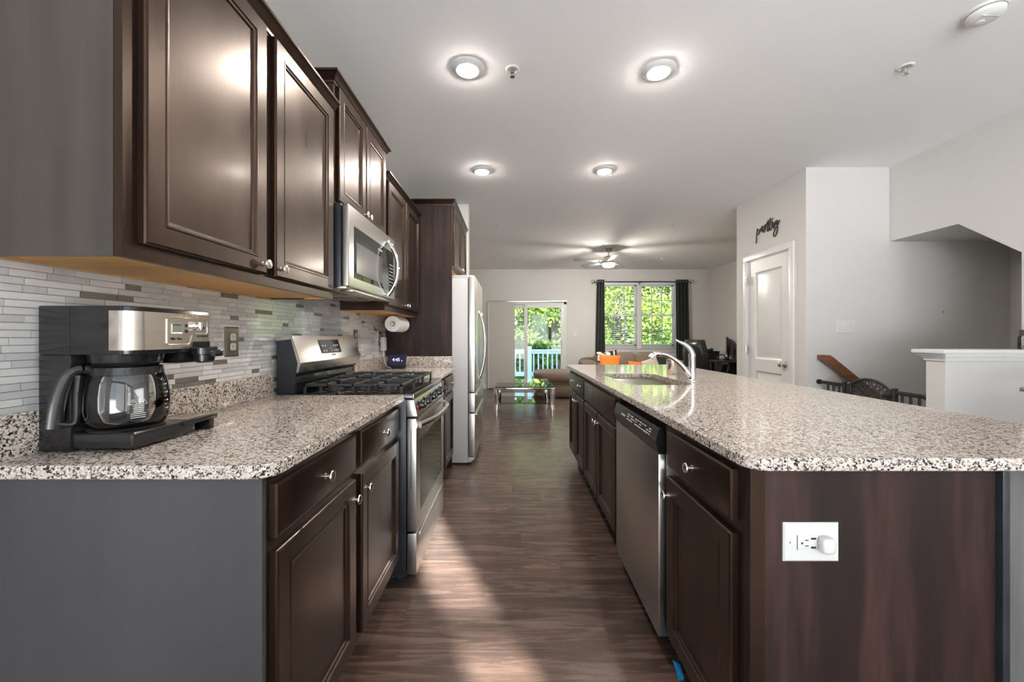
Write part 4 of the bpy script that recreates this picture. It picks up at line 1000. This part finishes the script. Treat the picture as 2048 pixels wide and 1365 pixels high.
# fan
fx, fy = 1.685, 6.98
t = thing('ceiling_fan', 'brushed metal ceiling fan with five blades and a lit bowl in the living room', 'ceiling fan', (fx, fy, CH))
mb = MB(); mb.lathe([(.083, 0), (.083, -.012), (.060, -.045), (.030, -.062), (0, -.063)], (fx, fy, CH), (0, 0, 1), 28); mb.build('canopy', 'nickel', t)
mb = MB(); mb.cyl((fx, fy, CH-.06), (fx, fy, CH-.15), .013); mb.build('downrod', 'nickel', t)
mb = MB()
vs = []
for z, r in ((-.135, .05), (-.145, .075), (-.16, .085), (-.255, .098), (-.262, .09)): vs.append((r, z))
mb.lathe(vs+[(.122, -.263), (.122, -.268), (0, -.269)], (fx, fy, CH), (0, 0, 1), 8); mb.build('motor_housing', 'nickel', t, 20)
mb = MB(); mb.lathe([(.06, -.262), (.098, -.269), (.104, -.290), (.085, -.318), (0, -.328)], (fx, fy, CH), (0, 0, 1), 32); mb.build('light_bowl', 'fanlens', t)
for i in range(5):
    a = math.radians(-20+72*i); ca, sa = math.cos(a), math.sin(a); mb = MB(); zc = CH-.232
    pl = [(.17, -.048), (.60, -.066), (.655, -.055), (.665, -.02), (.655, .055), (.60, .066), (.17, .048)]
    tilt = math.radians(12)
    fn = lambda r, s_, h: (fx+ca*r-sa*(s_*math.cos(tilt)), fy+sa*r+ca*(s_*math.cos(tilt)), zc+s_*math.sin(tilt)+h)
    mb.prism(pl, fn, 0, .006); bl = mb.build('blade', 'fan', t)
    mb = MB(); mb.prism([(.07, -.02), (.20, -.03), (.20, .03), (.07, .02)], fn, -.005, 0); mb.build('blade_iron', 'nickel', bl)
# ------------------------------------------------------------------ walls on the right: sign, switches, rail, gate
STROKES = [
 [(440, 640), (425, 760), (412, 900), (404, 1050), (401, 1150)],
 [(425, 760), (455, 700), (490, 680), (515, 700), (505, 770), (475, 835), (430, 850)],
 [(515, 700), (550, 690), (585, 660)],
 [(650, 560), (610, 565), (575, 620), (560, 690), (580, 725), (615, 660), (650, 560), (640, 620), (628, 700), (640, 765), (668, 755), (685, 690), (712, 490)],
 [(712, 490), (705, 590), (702, 680), (735, 560), (770, 450), (800, 405), (812, 440), (795, 560), (780, 670), (785, 725), (815, 715), (840, 640), (868, 480), (885, 275)],
 [(885, 275), (868, 420), (852, 560), (858, 660), (880, 692), (905, 670), (928, 580), (950, 365)],
 [(795, 375), (860, 345), (920, 328), (980, 295)],
 [(950, 365), (935, 430), (960, 455), (992, 450), (982, 540), (985, 620), (1010, 610), (1035, 500), (1060, 380)],
 [(1060, 380), (1040, 455), (1048, 512), (1080, 490), (1105, 410), (1115, 345)],
 [(1205, 350), (1165, 440), (1130, 520), (1085, 500)],
 [(1115, 345), (1128, 430), (1135, 540), (1128, 660), (1100, 790), (1055, 890), (1015, 912), (990, 870), (1005, 770), (1055, 645), (1110, 560)]]
def signpt(q):
    px = 1490+q[0]/17.07; py = 420+q[1]/17.07; d = PX1*F/(px-1025)
    return (PX1-.006, d, CAMZ-(py-674)*d/F)
mb = MB()
for s_ in STROKES:
    P = smooth_path([signpt(q) for q in s_], 5); mb.tube(P, .0058, 6, flat=1.0)
tag(mb.build('pantry_sign', 'ink'), 'black script lettering reading pantry on the wall above the pantry door', 'sign')
def switch_plate(label, cx, cz, y, gangs, wd):
    t = thing('light_switch', label, 'light switch', (cx, y, cz-.06))
    mb = MB(); mb.rings(NY(y), cx-wd/2, cx+wd/2, cz-.060, cz+.060, [(0, 0), (.001, .004), (.005, .006)]); mb.build('plate', 'white', t, 15)
    for i in range(gangs):
        x = cx+(i-(gangs-1)/2)*.046; mb = MB(); mb.box(x-.005, x+.005, y-.015, y-.005, cz-.004, cz+.008, .002); mb.build('toggle', 'white', t)
switch_plate('white three-gang light switch on the wall above the stair gate', 3.040, 1.285, PY0, 3, .166)
switch_plate('white double light switch on the back wall between patio door and window', 1.43, 1.255, BACK, 2, .116)
mb = MB(); mb.cyl((3.93, PY0-.004, 1.42), (3.93, PY0, 1.42), .006); tag(mb.build('wall_anchor', 'pewter'), 'tiny dark wall anchor on the bare wall over the stairs', 'wall anchor')
# handrail
t = thing('stair_handrail', 'stained wooden handrail sloping down the stairwell wall behind the black gate', 'handrail', (3.1, PY0-.08, .5))
a = Vector((2.80, PY0-.075, 1.005)); dr_ = Vector((math.cos(math.radians(39)), 0, -math.sin(math.radians(39)))); up = Vector((-dr_.z, 0, dr_.x))
if up.z < 0: up = -up
fn = lambda s_, v, y: tuple(a+dr_*s_+up*v+Vector((0, y, 0)))
mb = MB(); mb.prism([(-.03, -.036), (1.45, -.036), (1.45, .036), (.02, .036)], fn, -.028, .028, b=.008)
mb.box(2.775, 2.83, PY0-.10, PY0, .985, 1.03, .005); mb.build('rail', 'handrail', t)
b0 = a+dr_*.30; mb = MB(); mb.tube(smooth_path([b0-up*.036, b0-up*.06+Vector((-.01, .01, 0)), b0-up*.085+Vector((-.03, .05, 0)), b0-up*.085+Vector((-.045, .075, 0))], 5), .006, 8); q = b0-up*.085+Vector((-.045, .073, 0)); mb.cyl(q-Vector((0, .005, 0)), q+Vector((0, .002, 0)), .026); mb.build('bracket', 'nickel', t)
# baby gate
gx = 2.79; gy0, gy1 = HW1+.012, PY0-.012
t = thing('safety_gate', 'black metal safety gate with arched ring-pattern door across the stair opening', 'gate', (gx, (gy0+gy1)/2, 0))
zr = .785; r = .011
mb = MB()
for z in (zr, .06):
    mb.box(gx-r, gx+r, gy0+.015, 2.93, z-.014, z+.014, .003); mb.box(gx-r, gx+r, 3.34, gy1-.03, z-.014, z+.014, .003)
mb.box(gx-r, gx+r, 2.93, 3.34, .046, .074, .003)
for y in (2.905, 2.935, 3.30, 3.345): mb.box(gx-.013, gx+.013, y-.013, y+.013, .02, zr+.03 if y in (2.905, 3.345) else zr+.02, .003)
mb.build('frame', 'blackm', t)
for y in (2.73, 2.79, 2.85, 3.40, 3.46, 3.52):
    mb = MB(); mb.cyl((gx, y, .06), (gx, y, zr), .009, n=10); mb.build('baluster', 'blackm', t)
for y, s_ in ((gy0, 1), (gy1, -1)):
    for z in (zr, .06): 
        mb = MB(); mb.cyl((gx, y-s_*.010, z), (gx, y+s_*.006, z), .022); mb.cyl((gx, y, z), (gx, y+s_*.04, z), .006); mb.build('wall_cup', 'blackm', t)
dY0, dY1 = 2.955, 3.285; arc = lambda y: .800+.058*(1-((y-(dY0+dY1)/2)/((dY1-dY0)/2))**2)
P = [(gx, dY0, .10)]+[(gx, dY0, .5)]+[(gx, dY0+(dY1-dY0)*i/20, arc(dY0+(dY1-dY0)*i/20)) for i in range(21)]+[(gx, dY1, .5), (gx, dY1, .10)]
mb = MB(); mb.tube(P, .0105, 8); mb.box(gx-.009, gx+.009, dY0, dY1, .09, .11, .002); mb.box(gx-.007, gx+.007, dY0, dY1, .545, .56, .002); gd = mb.build('gate_door', 'blackm', t)
mb = MB(); rr_ = .0415; sp_ = .0587
for i in range(7):
    for j in range(7):
        for o_ in (0, 1):
            yc = dY0+.0+i*sp_+o_*sp_/2; zc = .56+j*sp_+o_*sp_/2
            seg = []
            for k_ in range(17):
                q = 2*PI*k_/16; y = yc+rr_*math.cos(q); z = zc+rr_*math.sin(q)
                ok = dY0+.004 < y < dY1-.004 and .56 < z < arc(y)-.004
                if ok: seg.append((gx, y, z))
                if (not ok or k_ == 16):
                    if len(seg) > 1: mb.tube(seg, .0028, 5)
                    seg = []
mb.build('ring_lattice', 'blackm', gd)
for i in range(5):
    y = dY0+(dY1-dY0)*(i+1)/6; mb = MB(); mb.cyl((gx, y, .10), (gx, y, .55), .007, n=8); mb.build('baluster', 'blackm', gd)
mb = MB(); mb.box(gx-.018, gx+.018, 2.92, 2.985, .735, .765, .004); mb.build('latch', 'black', t)
# jar on the half wall, corner of a high table at the right edge
t = thing('glass_jar', 'clear glass jar with dark lid on the half wall cap at the right edge', 'jar', (3.366, 2.60, 1.111))
mb = MB(); mb.lathe([(.0, 0), (.040, 0), (.044, .006), (.044, .080), (.036, .092), (.033, .092), (.040, .078), (.040, .008), (0, .006)], (3.366, 2.60, 1.111), (0, 0, 1), 28); mb.build('jar_glass', 'carafe', t, 50)
mb = MB(); mb.lathe([(.034, .09), (.037, .094), (.037, .125), (.033, .128), (0, .128)], (3.366, 2.60, 1.111), (0, 0, 1), 24); mb.build('lid', 'pewter', t)
mb = MB(); mb.lathe([(0, .008), (.039, .008), (.039, .022), (0, .023)], (3.366, 2.60, 1.111), (0, 0, 1), 24); mb.build('contents', 'cream', t)
t = thing('high_table', 'dark high table with pale metal edge, its corner showing at the right edge', 'table', (3.1, 1.9, 0))
mb = MB(); mb.box(2.808, 3.40, 1.62, 2.20, .893, .914, .002); mb.build('tabletop', 'bluesteel', t)
mb = MB(); mb.box(2.800, 2.808, 1.62, 2.20, .892, .9145, .002); mb.build('edge_band', 'nickel', t)
for x in (2.84, 3.36):
    for y in (1.66, 2.16): mb = MB(); mb.box(x-.016, x+.016, y-.016, y+.016, 0, .893, .002); mb.build('leg', 'bluesteel', t)

# ------------------------------------------------------------------ living room
# coffee table
t = thing('glass_coffee_table', 'glass coffee table with shelf and bright chrome legs in front of the patio door', 'coffee table', (.185, 6.5, 0))
tx0, tx1, ty0, ty1, tz_ = -.27, .635, 5.92, 7.12, .445
mb = MB(); mb.box(tx0+.01, tx1-.01, ty0+.01, ty1-.01, tz_-.012, tz_, .002); mb.build('glass_top', 'tableglass', t, 0)
mb = MB(); mb.box(tx0+.05, tx1-.05, ty0+.05, ty1-.05, .190, .200, .002); mb.build('glass_shelf', 'tableglass', t, 0)
mb = MB()
mb.box(tx0+.01, tx1-.01, ty0, ty0+.03, tz_-.040, tz_-.013, .006); mb.box(tx0+.01, tx1-.01, ty1-.03, ty1, tz_-.040, tz_-.013, .006)
mb.box(tx0, tx0+.03, ty0+.02, ty1-.02, tz_-.040, tz_-.013, .006); mb.box(tx1-.03, tx1, ty0+.02, ty1-.02, tz_-.040, tz_-.013, .006); mb.build('frame', 'chrome', t)
for x, sx_ in ((tx0, 1), (tx1, -1)):
    for y, sy_ in ((ty0, 1), (ty1, -1)):
        P = [(x+sx_*.025, y+sy_*.03, tz_-.02), (x+sx_*.030, y+sy_*.032, .33), (x+sx_*.040, y+sy_*.045, .20), (x+sx_*.034, y+sy_*.036, .10), (x+sx_*.030, y+sy_*.03, 0)]
        mb = MB(); mb.tube(smooth_path(P, 6), .018, 12, flat=1.9, up=(0, 1, 0)); mb.build('leg', 'chrome', t)
# sofa below the window
SXa, SXb = 1.46, 3.62
t = thing('sofa', 'brown chenille sofa with loose back cushions under the living room window', 'sofa', (2.7, 8.5, 0))
def soft(name, x0, x1, y0, y1, z0, z1, m, parent, k=5, n=12, M=None):
    mb = MB(); mb.blob(((x0+x1)/2, (y0+y1)/2, (z0+z1)/2), ((x1-x0)/2, (y1-y0)/2, (z1-z0)/2), n, k, 0, M); return mb.build(name, m, parent, 60)
soft('base', SXa, SXb, 8.0, 8.98, .06, .40, 'brownfab', t, 9)
for xa in (SXa, SXb-.27): soft('arm', xa, xa+.27, 7.98, 8.98, .06, .70, 'brownfab', t, 6)
soft('backrest', SXa+.02, SXb-.02, 8.72, 9.02, .30, .745, 'brownfab', t, 7)
for i in range(3): soft('seat_cushion', SXa+.27+.54*i, SXa+.27+.54*(i+1), 7.98, 8.72, .32, .46, 'brownfab', t, 6)
M_ = Matrix.Rotation(math.radians(-12), 3, 'X')
for xa, xb, zt, m in ((1.74, 2.27, .82, 'brownfab'), (2.24, 2.66, .865, 'greyfab'), (2.63, 3.12, .85, 'greyfab'), (3.08, 3.36, .80, 'brownfab')):
    mb = MB(); mb.blob(((xa+xb)/2, 8.60, (.50+zt)/2), ((xb-xa)/2, .13, (zt-.50)/2), 12, 3.4, 0, M_); mb.build('back_cushion', m, t, 60)
for x in (SXa+.1, SXb-.1):
    for y in (8.08, 8.9): mb = MB(); mb.box(x-.03, x+.03, y-.03, y+.03, 0, .08); mb.build('foot', 'blackm', t)
# ottoman: big soft block at the end of the island
t = thing('ottoman', 'large low brown upholstered ottoman between the coffee table and the island end', 'ottoman', (1.0, 7.95, 0))
mb = MB(); mb.blob((.935, 7.98, .19), (.48, .42, .16), 12, 9); mb.build('base', 'brownfab', t, 60)
mb = MB(); mb.blob((.935, 7.98, .41), (.51, .45, .12), 14, 4.5); mb.build('cushion_top', 'brownfab', t, 60)
for x in (.55, 1.32):
    for y in (7.64, 8.32): mb = MB(); mb.box(x-.03, x+.03, y-.03, y+.03, 0, .06); mb.build('foot', 'blackm', t)
# throw pillows
def pillow(name, label, c, w_, h_, d_, rot, m):
    M = Matrix.Rotation(math.radians(rot[2]), 3, 'Z') @ Matrix.Rotation(math.radians(rot[0]), 3, 'X') @ Matrix.Rotation(math.radians(rot[1]), 3, 'Y')
    n = 14; vs = []; fs = []
    for s_ in (1, -1):
        for i in range(n+1):
            for j in range(n+1):
                u = 2*i/n-1; v = 2*j/n-1
                e = max(0, (1-u**4)*(1-v**4))**.6
                pin = 1-.07*(1-abs(u)**2)*abs(v)**3; pin2 = 1-.07*(1-abs(v)**2)*abs(u)**3
                vs.append(Vector(c)+M @ Vector((u*w_/2*pin2, s_*d_/2*e, v*h_/2*pin)))
    N = (n+1)**2
    for k_ in range(2):
        for i in range(n):
            for j in range(n): fs.append(tuple(k_*N+q for q in (i*(n+1)+j, (i+1)*(n+1)+j, (i+1)*(n+1)+j+1, i*(n+1)+j+1)))
    mb = MB(); mb.add(vs, fs); o = mb.build(name, m, None, 60); tag(o, label, 'pillow', 'throw pillows on the sofa')
pillow('throw_pillow', 'bright orange square pillow leaning at the left end of the sofa', (1.98, 8.08, .652), .44, .36, .12, (-14, 3, 4), 'orange')
pillow('throw_pillow', 'black and white print pillow behind the orange pillow at the sofa left end', (1.97, 8.24, .69), .44, .43, .10, (-12, -5, 2), 'bwfab')
pillow('throw_pillow', 'orange pillow lying lower near the middle of the sofa', (2.60, 8.22, .575), .42, .22, .10, (-20, 4, 0), 'orange')
pillow('throw_pillow', 'cream pillow between the lower orange pillow and the black pillow', (2.84, 8.16, .62), .34, .26, .09, (-15, -20, 0), 'cream')
pillow('throw_pillow', 'black pillow on the right half of the sofa behind the faucet', (3.12, 8.20, .625), .40, .32, .12, (-15, 4, -4), 'curtain')
# curtains, rod
t = thing('curtain_rod', 'metal curtain rod with round finials above the living room window', 'curtain rod', (2.9, BACK-.09, 2.44))
rz = 2.445; ry = BACK-.085
mb = MB(); mb.cyl((1.86, ry, rz), (4.04, ry, rz), .012); mb.build('rod', 'pewter', t)
for x in (1.83, 4.07): mb = MB(); mb.blob((x, ry, rz), (.045, .045, .045), 12, 2); mb.build('finial', 'nickel', t)
for x in (1.92, 2.905, 3.98): mb = MB(); mb.box(x-.008, x+.008, ry, BACK, rz-.03, rz-.012); mb.box(x-.014, x+.014, BACK-.006, BACK, rz-.06, rz+.01); mb.build('bracket', 'pewter', t)
def curtain(label, xt0, xt1, xb0, xb1, waves):
    t = thing('curtain', label, 'curtain', ((xt0+xt1)/2, ry, .03), 'black curtains')
    zt, zb = rz+.045, .03
    def fn(s_):
        def f(u, v):
            z = zt+(zb-zt)*v; x = (xt0+(xb0-xt0)*v)*(1-u)+(xt1+(xb1-xt1)*v)*u
            return (x+.01*math.sin(u*waves*2*PI*2+v*2)*v, ry+.036*math.sin(u*waves*2*PI)*(1-.2*v)+.008*math.sin(u*17+v*3)*v+s_, z)
        return f
    mb = MB(); nu = waves*12; nv = 14; mb.grid(fn(0), nu, nv); off = (nu+1)*(nv+1); mb.grid(fn(-.004), nu, nv)
    mb.build('panel', 'curtain', t, 60)
    mb = MB()
    for i in range(waves*2):
        x = xt0+(xt1-xt0)*(i+.5)/(waves*2); mb.lathe([(.020, -.004), (.026, -.004), (.026, .004), (.020, .004)], (x, ry, rz), (1, 0, 0), 16)
    mb.build('grommets', 'nickel', t)
curtain('black curtain hanging at the left side of the living room window', 1.915, 2.085, 1.86, 2.10, 3)
curtain('black curtain hanging at the right side of the living room window', 3.705, 3.985, 3.72, 4.03, 4)
# blinds
def blind(label, xa, xb, tilt):
    t = thing('window_blind', label, 'blind', ((xa+xb)/2, BACK+.03, WZ0), 'horizontal blinds')
    mb = MB(); mb.box(xa, xb, BACK+.004, BACK+.05, WZ1-.065, WZ1-.015, .004); mb.build('head_rail', 'slat', t)
    mb = MB(); z = WZ0+.05; a = math.radians(tilt); c_, s_ = math.cos(a)*.024, math.sin(a)*.024
    while z < WZ1-.08:
        y = BACK+.027; mb.add([(xa, y-c_, z-s_), (xb, y-c_, z-s_), (xb, y+c_, z+s_), (xa, y+c_, z+s_), (xa, y-c_, z-s_+.0025), (xb, y-c_, z-s_+.0025), (xb, y+c_, z+s_+.0025), (xa, y+c_, z+s_+.0025)], [(0, 1, 2, 3), (7, 6, 5, 4), (0, 4, 5, 1), (2, 6, 7, 3), (0, 3, 7, 4), (1, 5, 6, 2)]); z += .044
    mb.build('slats', 'slat', t, 0)
    mb = MB(); mb.box(xa, xb, BACK+.006, BACK+.048, WZ0+.012, WZ0+.03, .003); mb.build('bottom_rail', 'slat', t)
    mb = MB()
    for x in (xa+.12, (xa+xb)/2, xb-.12): mb.cyl((x, BACK+.002, WZ0+.02), (x, BACK+.002, WZ1-.03), .0012, n=5)
    mb.build('ladder_cords', 'slat', t)
blind('white horizontal blind in the left half of the living room window', WX0+.012, xm_ if False else (WX0+WX1)/2-.056, 9)
blind('white horizontal blind in the right half of the living room window', (WX0+WX1)/2+.056, WX1-.012, 3)
# desk corner
t = thing('desk', 'black desk against the right wall of the living room', 'desk', (4.15, 8.2, 0))
mb = MB(); mb.box(3.95, 4.53, 7.72, 8.95, .690, .720, .004); mb.build('desktop', 'deskw', t)
for x in (3.99, 4.49):
    for y in (7.77, 8.90): mb = MB(); mb.box(x-.03, x+.03, y-.03, y+.03, 0, .69, .003); mb.build('leg', 'deskw', t)
mb = MB(); mb.box(4.47, 4.49, 7.80, 8.87, .25, .69); mb.build('back_panel', 'deskw', t, 0)
t = thing('printer', 'dark flat printer at the back of the desk near the curtain', 'printer', (4.0, 8.7, .72))
mb = MB(); mb.box(4.06, 4.42, 8.52, 8.90, .72, .865, .012); mb.build('body', 'blackm', t)
mb = MB(); mb.box(4.05, 4.43, 8.51, 8.91, .865, .885, .008); mb.build('scanner_lid', 'black', t)
mb = MB(); mb.box(4.10, 4.38, 8.46, 8.52, .735, .745, .002); mb.build('paper_tray', 'deskw', t)
t = thing('game_controller', 'black controller lying on top of the printer', 'controller', (4.24, 8.68, .885))
mb = MB(); mb.blob((4.24, 8.68, .905), (.085, .05, .02), 10, 2.6); mb.blob((4.17, 8.63, .90), (.025, .05, .015), 8, 2); mb.blob((4.32, 8.64, .915), (.035, .05, .03), 8, 2.2); mb.build('shell', 'blackm', t, 60)
t = thing('headphones', 'black headphones lying on the desk beside the monitors', 'headphones', (4.27, 8.12, .72))
P = [(4.27+.085*math.cos(math.radians(q)), 8.12+.02*math.sin(math.radians(q)), .745+.085*math.sin(math.radians(q))) for q in range(0, 181, 12)]
mb = MB(); mb.tube(P, .010, 8); mb.build('headband', 'blackm', t)
for x in (4.185, 4.355): mb = MB(); mb.blob((x, 8.12, .752), (.026, .042, .032+.0), 10, 2.4); mb.build('ear_cup', 'leather', t)
mb = MB(); mb.box(4.435, 4.525, 8.50, 8.62, .72, .90, .006); tag(mb.build('storage_box', 'white'), 'white box on the desk between the printer and the monitors', 'box')
def monitor(label, x, y, ang, w_, z0, z1):
    t = thing('computer_monitor', label, 'monitor', (x, y, .72), 'monitors on the desk')
    ca, sa = math.cos(math.radians(ang)), math.sin(math.radians(ang))
    fn = lambda u, v, h: (x+ca*u-sa*h, y+sa*u+ca*h, v)
    mb = MB(); mb.prism([(-w_/2, z0), (w_/2, z0), (w_/2, z1), (-w_/2, z1)], fn, -.012, .016, b=.004); mb.build('screen_housing', 'blackm', t)
    mb = MB(); mb.prism([(-w_/2+.01, z0+.012), (w_/2-.01, z0+.012), (w_/2-.01, z1-.01), (-w_/2+.01, z1-.01)], fn, .0155, .0165); mb.build('screen_glass', 'darkglass', t, 0)
    mb = MB(); mb.prism([(-.025, .73), (.025, .73), (.025, (z0+z1)/2), (-.025, (z0+z1)/2)], fn, -.045, -.012); mb.prism([(-.11, .72), (.11, .72), (.11, .734), (-.11, .734)], fn, -.11, .07); mb.build('stand', 'blackm', t)
monitor('thin black monitor on the desk seen edge on, farther of the two', 4.425, 8.22, 63, .40, .83, 1.19)
monitor('thin black monitor on the desk seen edge on, nearer of the two', 4.37, 7.90, 60.5, .40, .79, 1.10)
# office chair
ox, oy = 3.52, 7.28
t = thing('office_chair', 'black leather office chair with tall curved back beside the desk', 'office chair', (ox, oy, 0))
M2 = Matrix.Rotation(math.radians(32), 4, 'Z'); T0 = Vector((ox, oy, 0))
def oc(name, mb, m, parent=t):
    mb.v = [tuple(T0+(M2 @ Vector(v))) for v in mb.v]; return mb.build(name, m, parent, 50)
mb = MB(); mb.blob((0, 0, .49), (.26, .26, .065), 12, 4); oc('seat', mb, 'leather')
# back: facing +x side (towards the desk), reclined
mb = MB()
def bk(u, v):
    z = .52+.62*v; wv = .25*(1-.28*max(0, v-.55)**1.3/.4) ; y = (2*u-1)*wv
    return (-.235-.11*v-.03*math.sin(v*PI)+.035*(2*u-1)**2, y, z)
nu, nv = 12, 16
mb.grid(lambda u, v: bk(u, v), nu, nv); mb.grid(lambda u, v: tuple(Vector(bk(u, v))+Vector((-.075*(1-abs(2*u-1)**4)*(1-abs(2*v-1)**6)-.01, 0, 0))), nu, nv)
oc('backrest', mb, 'leather')
mb = MB(); mb.tube(smooth_path([(-.20, -.27, .47), (-.10, -.31, .56), (.0, -.31, .70), (.16, -.31, .71), (.22, -.31, .66), (.18, -.29, .50)], 5), .022, 10, flat=.7); oc('armrest', mb, 'blackm')
mb = MB(); mb.tube(smooth_path([(-.20, .27, .47), (-.10, .31, .56), (.0, .31, .70), (.16, .31, .71), (.22, .31, .66), (.18, .29, .50)], 5), .022, 10, flat=.7); oc('armrest', mb, 'blackm')
mb = MB(); mb.cyl((0, 0, .10), (0, 0, .44), .03); oc('gas_lift', mb, 'chrome')
mb = MB()
for i in range(5):
    a = 2*PI*i/5; mb.tube([(0, 0, .13), (.15*math.cos(a), .15*math.sin(a), .115), (.30*math.cos(a), .30*math.sin(a), .075)], [.03, .025, .018], 8)
sb = oc('star_base', mb, 'blackm')
for i in range(5):
    a = 2*PI*i/5; mb = MB(); p = Vector((.30*math.cos(a), .30*math.sin(a), .03)); q = Vector((-math.sin(a), math.cos(a), 0))*.022; mb.cyl(p-q, p+q, .03); oc('caster', mb, 'blackm', sb)

# ------------------------------------------------------------------ outside
mb = MB(); mb.box(-12, 22, BACK+2.6, 60, -1.3, -1.1); struct('lawn', mb, 'grass', 0)
mb = MB()
for i in range(14): mb.box(-1.6, 3.0, BACK+.17+i*.142, BACK+.17+i*.142+.136, -.10, -.06)
mb.box(-1.6, 3.0, BACK+.16, BACK+2.2, -.3, -.11)
struct('deck', mb, 'deck', 0)
ry_ = 11.05
t = thing('deck_railing', 'pale blue deck railing with square balusters outside the patio door', 'railing', (.7, ry_, -.06))
mb = MB(); mb.box(-1.5, 2.9, ry_-.045, ry_+.045, .80, .84, .004); mb.box(-1.5, 2.9, ry_-.02, ry_+.02, .72, .80); mb.build('top_rail', 'bluegrey', t)
mb = MB(); mb.box(-1.5, 2.9, ry_-.02, ry_+.02, .10, .22); mb.build('bottom_rail', 'bluegrey', t)
for x in (-1.45, .475, 2.4): mb = MB(); mb.box(x-.055, x+.055, ry_-.055, ry_+.055, -.06, .93, .006); mb.build('post', 'bluegrey', t)
x = -1.33
while x < 2.85:
    if min(abs(x-p) for p in (-1.45, .475, 2.4)) > .07: mb = MB(); mb.box(x-.018, x+.018, ry_-.018, ry_+.018, .21, .73); mb.build('baluster', 'bluegrey', t, 0)
    x += .128
def tree(name, label, x, y, h, rx, rz, m, n, seed, zb=-1.2, leaf=.128, branches=7):
    rg = random.Random(seed); t = thing(name, label, 'tree', (x, y, zb), 'trees and bushes behind the house')
    mb = MB(); top = zb+h
    P = [(x+rg.uniform(-.15, .15)*i/3, y+rg.uniform(-.1, .1)*i/3, zb+(top-zb)*i/6*.9) for i in range(7)]
    mb.tube(smooth_path(P, 3), [max(.03, .15*(1-i/20)) for i in range(19)], 8)
    cents = []
    for i in range(branches):
        k_ = rg.randint(2, 5); p = Vector(P[k_]); a = rg.uniform(0, 2*PI); L = rx*rg.uniform(.55, .95)
        e = p+Vector((math.cos(a)*L, math.sin(a)*L*.8, rg.uniform(-.1, .6)*L)); mb.tube(smooth_path([p, (p+e)/2+Vector((0, 0, .12*L)), e], 4), [.05, .045, .04, .036, .032, .028, .022, .017, .012], 6); cents.append((e, rx*.42))
    mb.build('trunk', 'bark', t)
    zc = top-rz
    for i in range(int(26*branches/7)):
        a = rg.uniform(0, 2*PI); ph = rg.uniform(-1, 1); q = math.sqrt(1-ph*ph)
        cents.append((Vector((x+rx*.8*q*math.cos(a), y+rx*.8*q*math.sin(a), zc+rz*.85*ph)), rx*rg.uniform(.25, .42)))
    vs = []; fs = []
    for i in range(n):
        c, r_ = rg.choice(cents); d = Vector((rg.gauss(0, 1), rg.gauss(0, 1), rg.gauss(0, 1))).normalized()*r_*rg.random()**.4
        p = c+d; L = leaf*rg.uniform(.6, 1.3)
        u = Vector((rg.gauss(0, 1), rg.gauss(0, 1), rg.gauss(-.3, .7))).normalized(); v = u.cross(Vector((rg.gauss(0, 1), rg.gauss(-1, 1), rg.gauss(0, 1)))).normalized()*.42
        o_ = len(vs); vs += [p-u*L*.6, p+v*L, p+u*L*.6, p-v*L]; fs.append((o_, o_+1, o_+2, o_+3))
    mb = MB(); mb.add(vs, fs); f = mb.build('foliage', m, t, 0, recalc=False); f['kind'] = 'stuff'
tree('tree', 'bright green tree seen through the left pane of the patio door', -.6, 15.0, 6.2, 1.9, 2.6, 'leafA', 6500, 1)
tree('tree', 'sunlit green tree filling the sliding pane of the patio door', 1.6, 16.2, 6.5, 2.0, 2.8, 'leafB', 7000, 2)
tree('tree', 'yellow green tree behind the left half of the living room window', 4.2, 15.2, 6.4, 1.9, 2.7, 'leafA', 7500, 3)
tree('tree', 'bright green tree behind the right half of the living room window', 6.4, 15.8, 6.6, 2.0, 2.8, 'leafA', 7500, 4)
tree('tree', 'deep green tree standing farther back between patio door and window', 3.0, 18.5, 8.0, 2.6, 3.6, 'leafB', 7000, 5, leaf=.19)
tree('tree', 'deep green tree farther back beyond the right window half', 8.2, 18.8, 8.0, 2.8, 3.6, 'leafB', 7000, 6, leaf=.19)
tree('tree', 'deep green tree farther back beyond the patio door left pane', -2.6, 18.6, 8.0, 2.7, 3.6, 'leafB', 6000, 8, leaf=.19)
tree('bush', 'low dark bush below the deck railing at the left', -.3, 13.4, 2.3, 1.2, 1.0, 'leafC', 3800, 9, leaf=.105, branches=4)
tree('bush', 'low dark bush below the deck railing at the right', 1.6, 13.6, 2.3, 1.3, 1.0, 'leafC', 3800, 10, leaf=.105, branches=4)
tree('bush', 'leafy bush under the left half of the living room window view', 3.7, 13.4, 2.9, 1.3, 1.3, 'leafB', 4200, 12, leaf=.105, branches=5)
tree('bush', 'leafy bush under the right half of the living room window view', 5.8, 13.6, 2.9, 1.4, 1.3, 'leafB', 4200, 13, leaf=.105, branches=5)
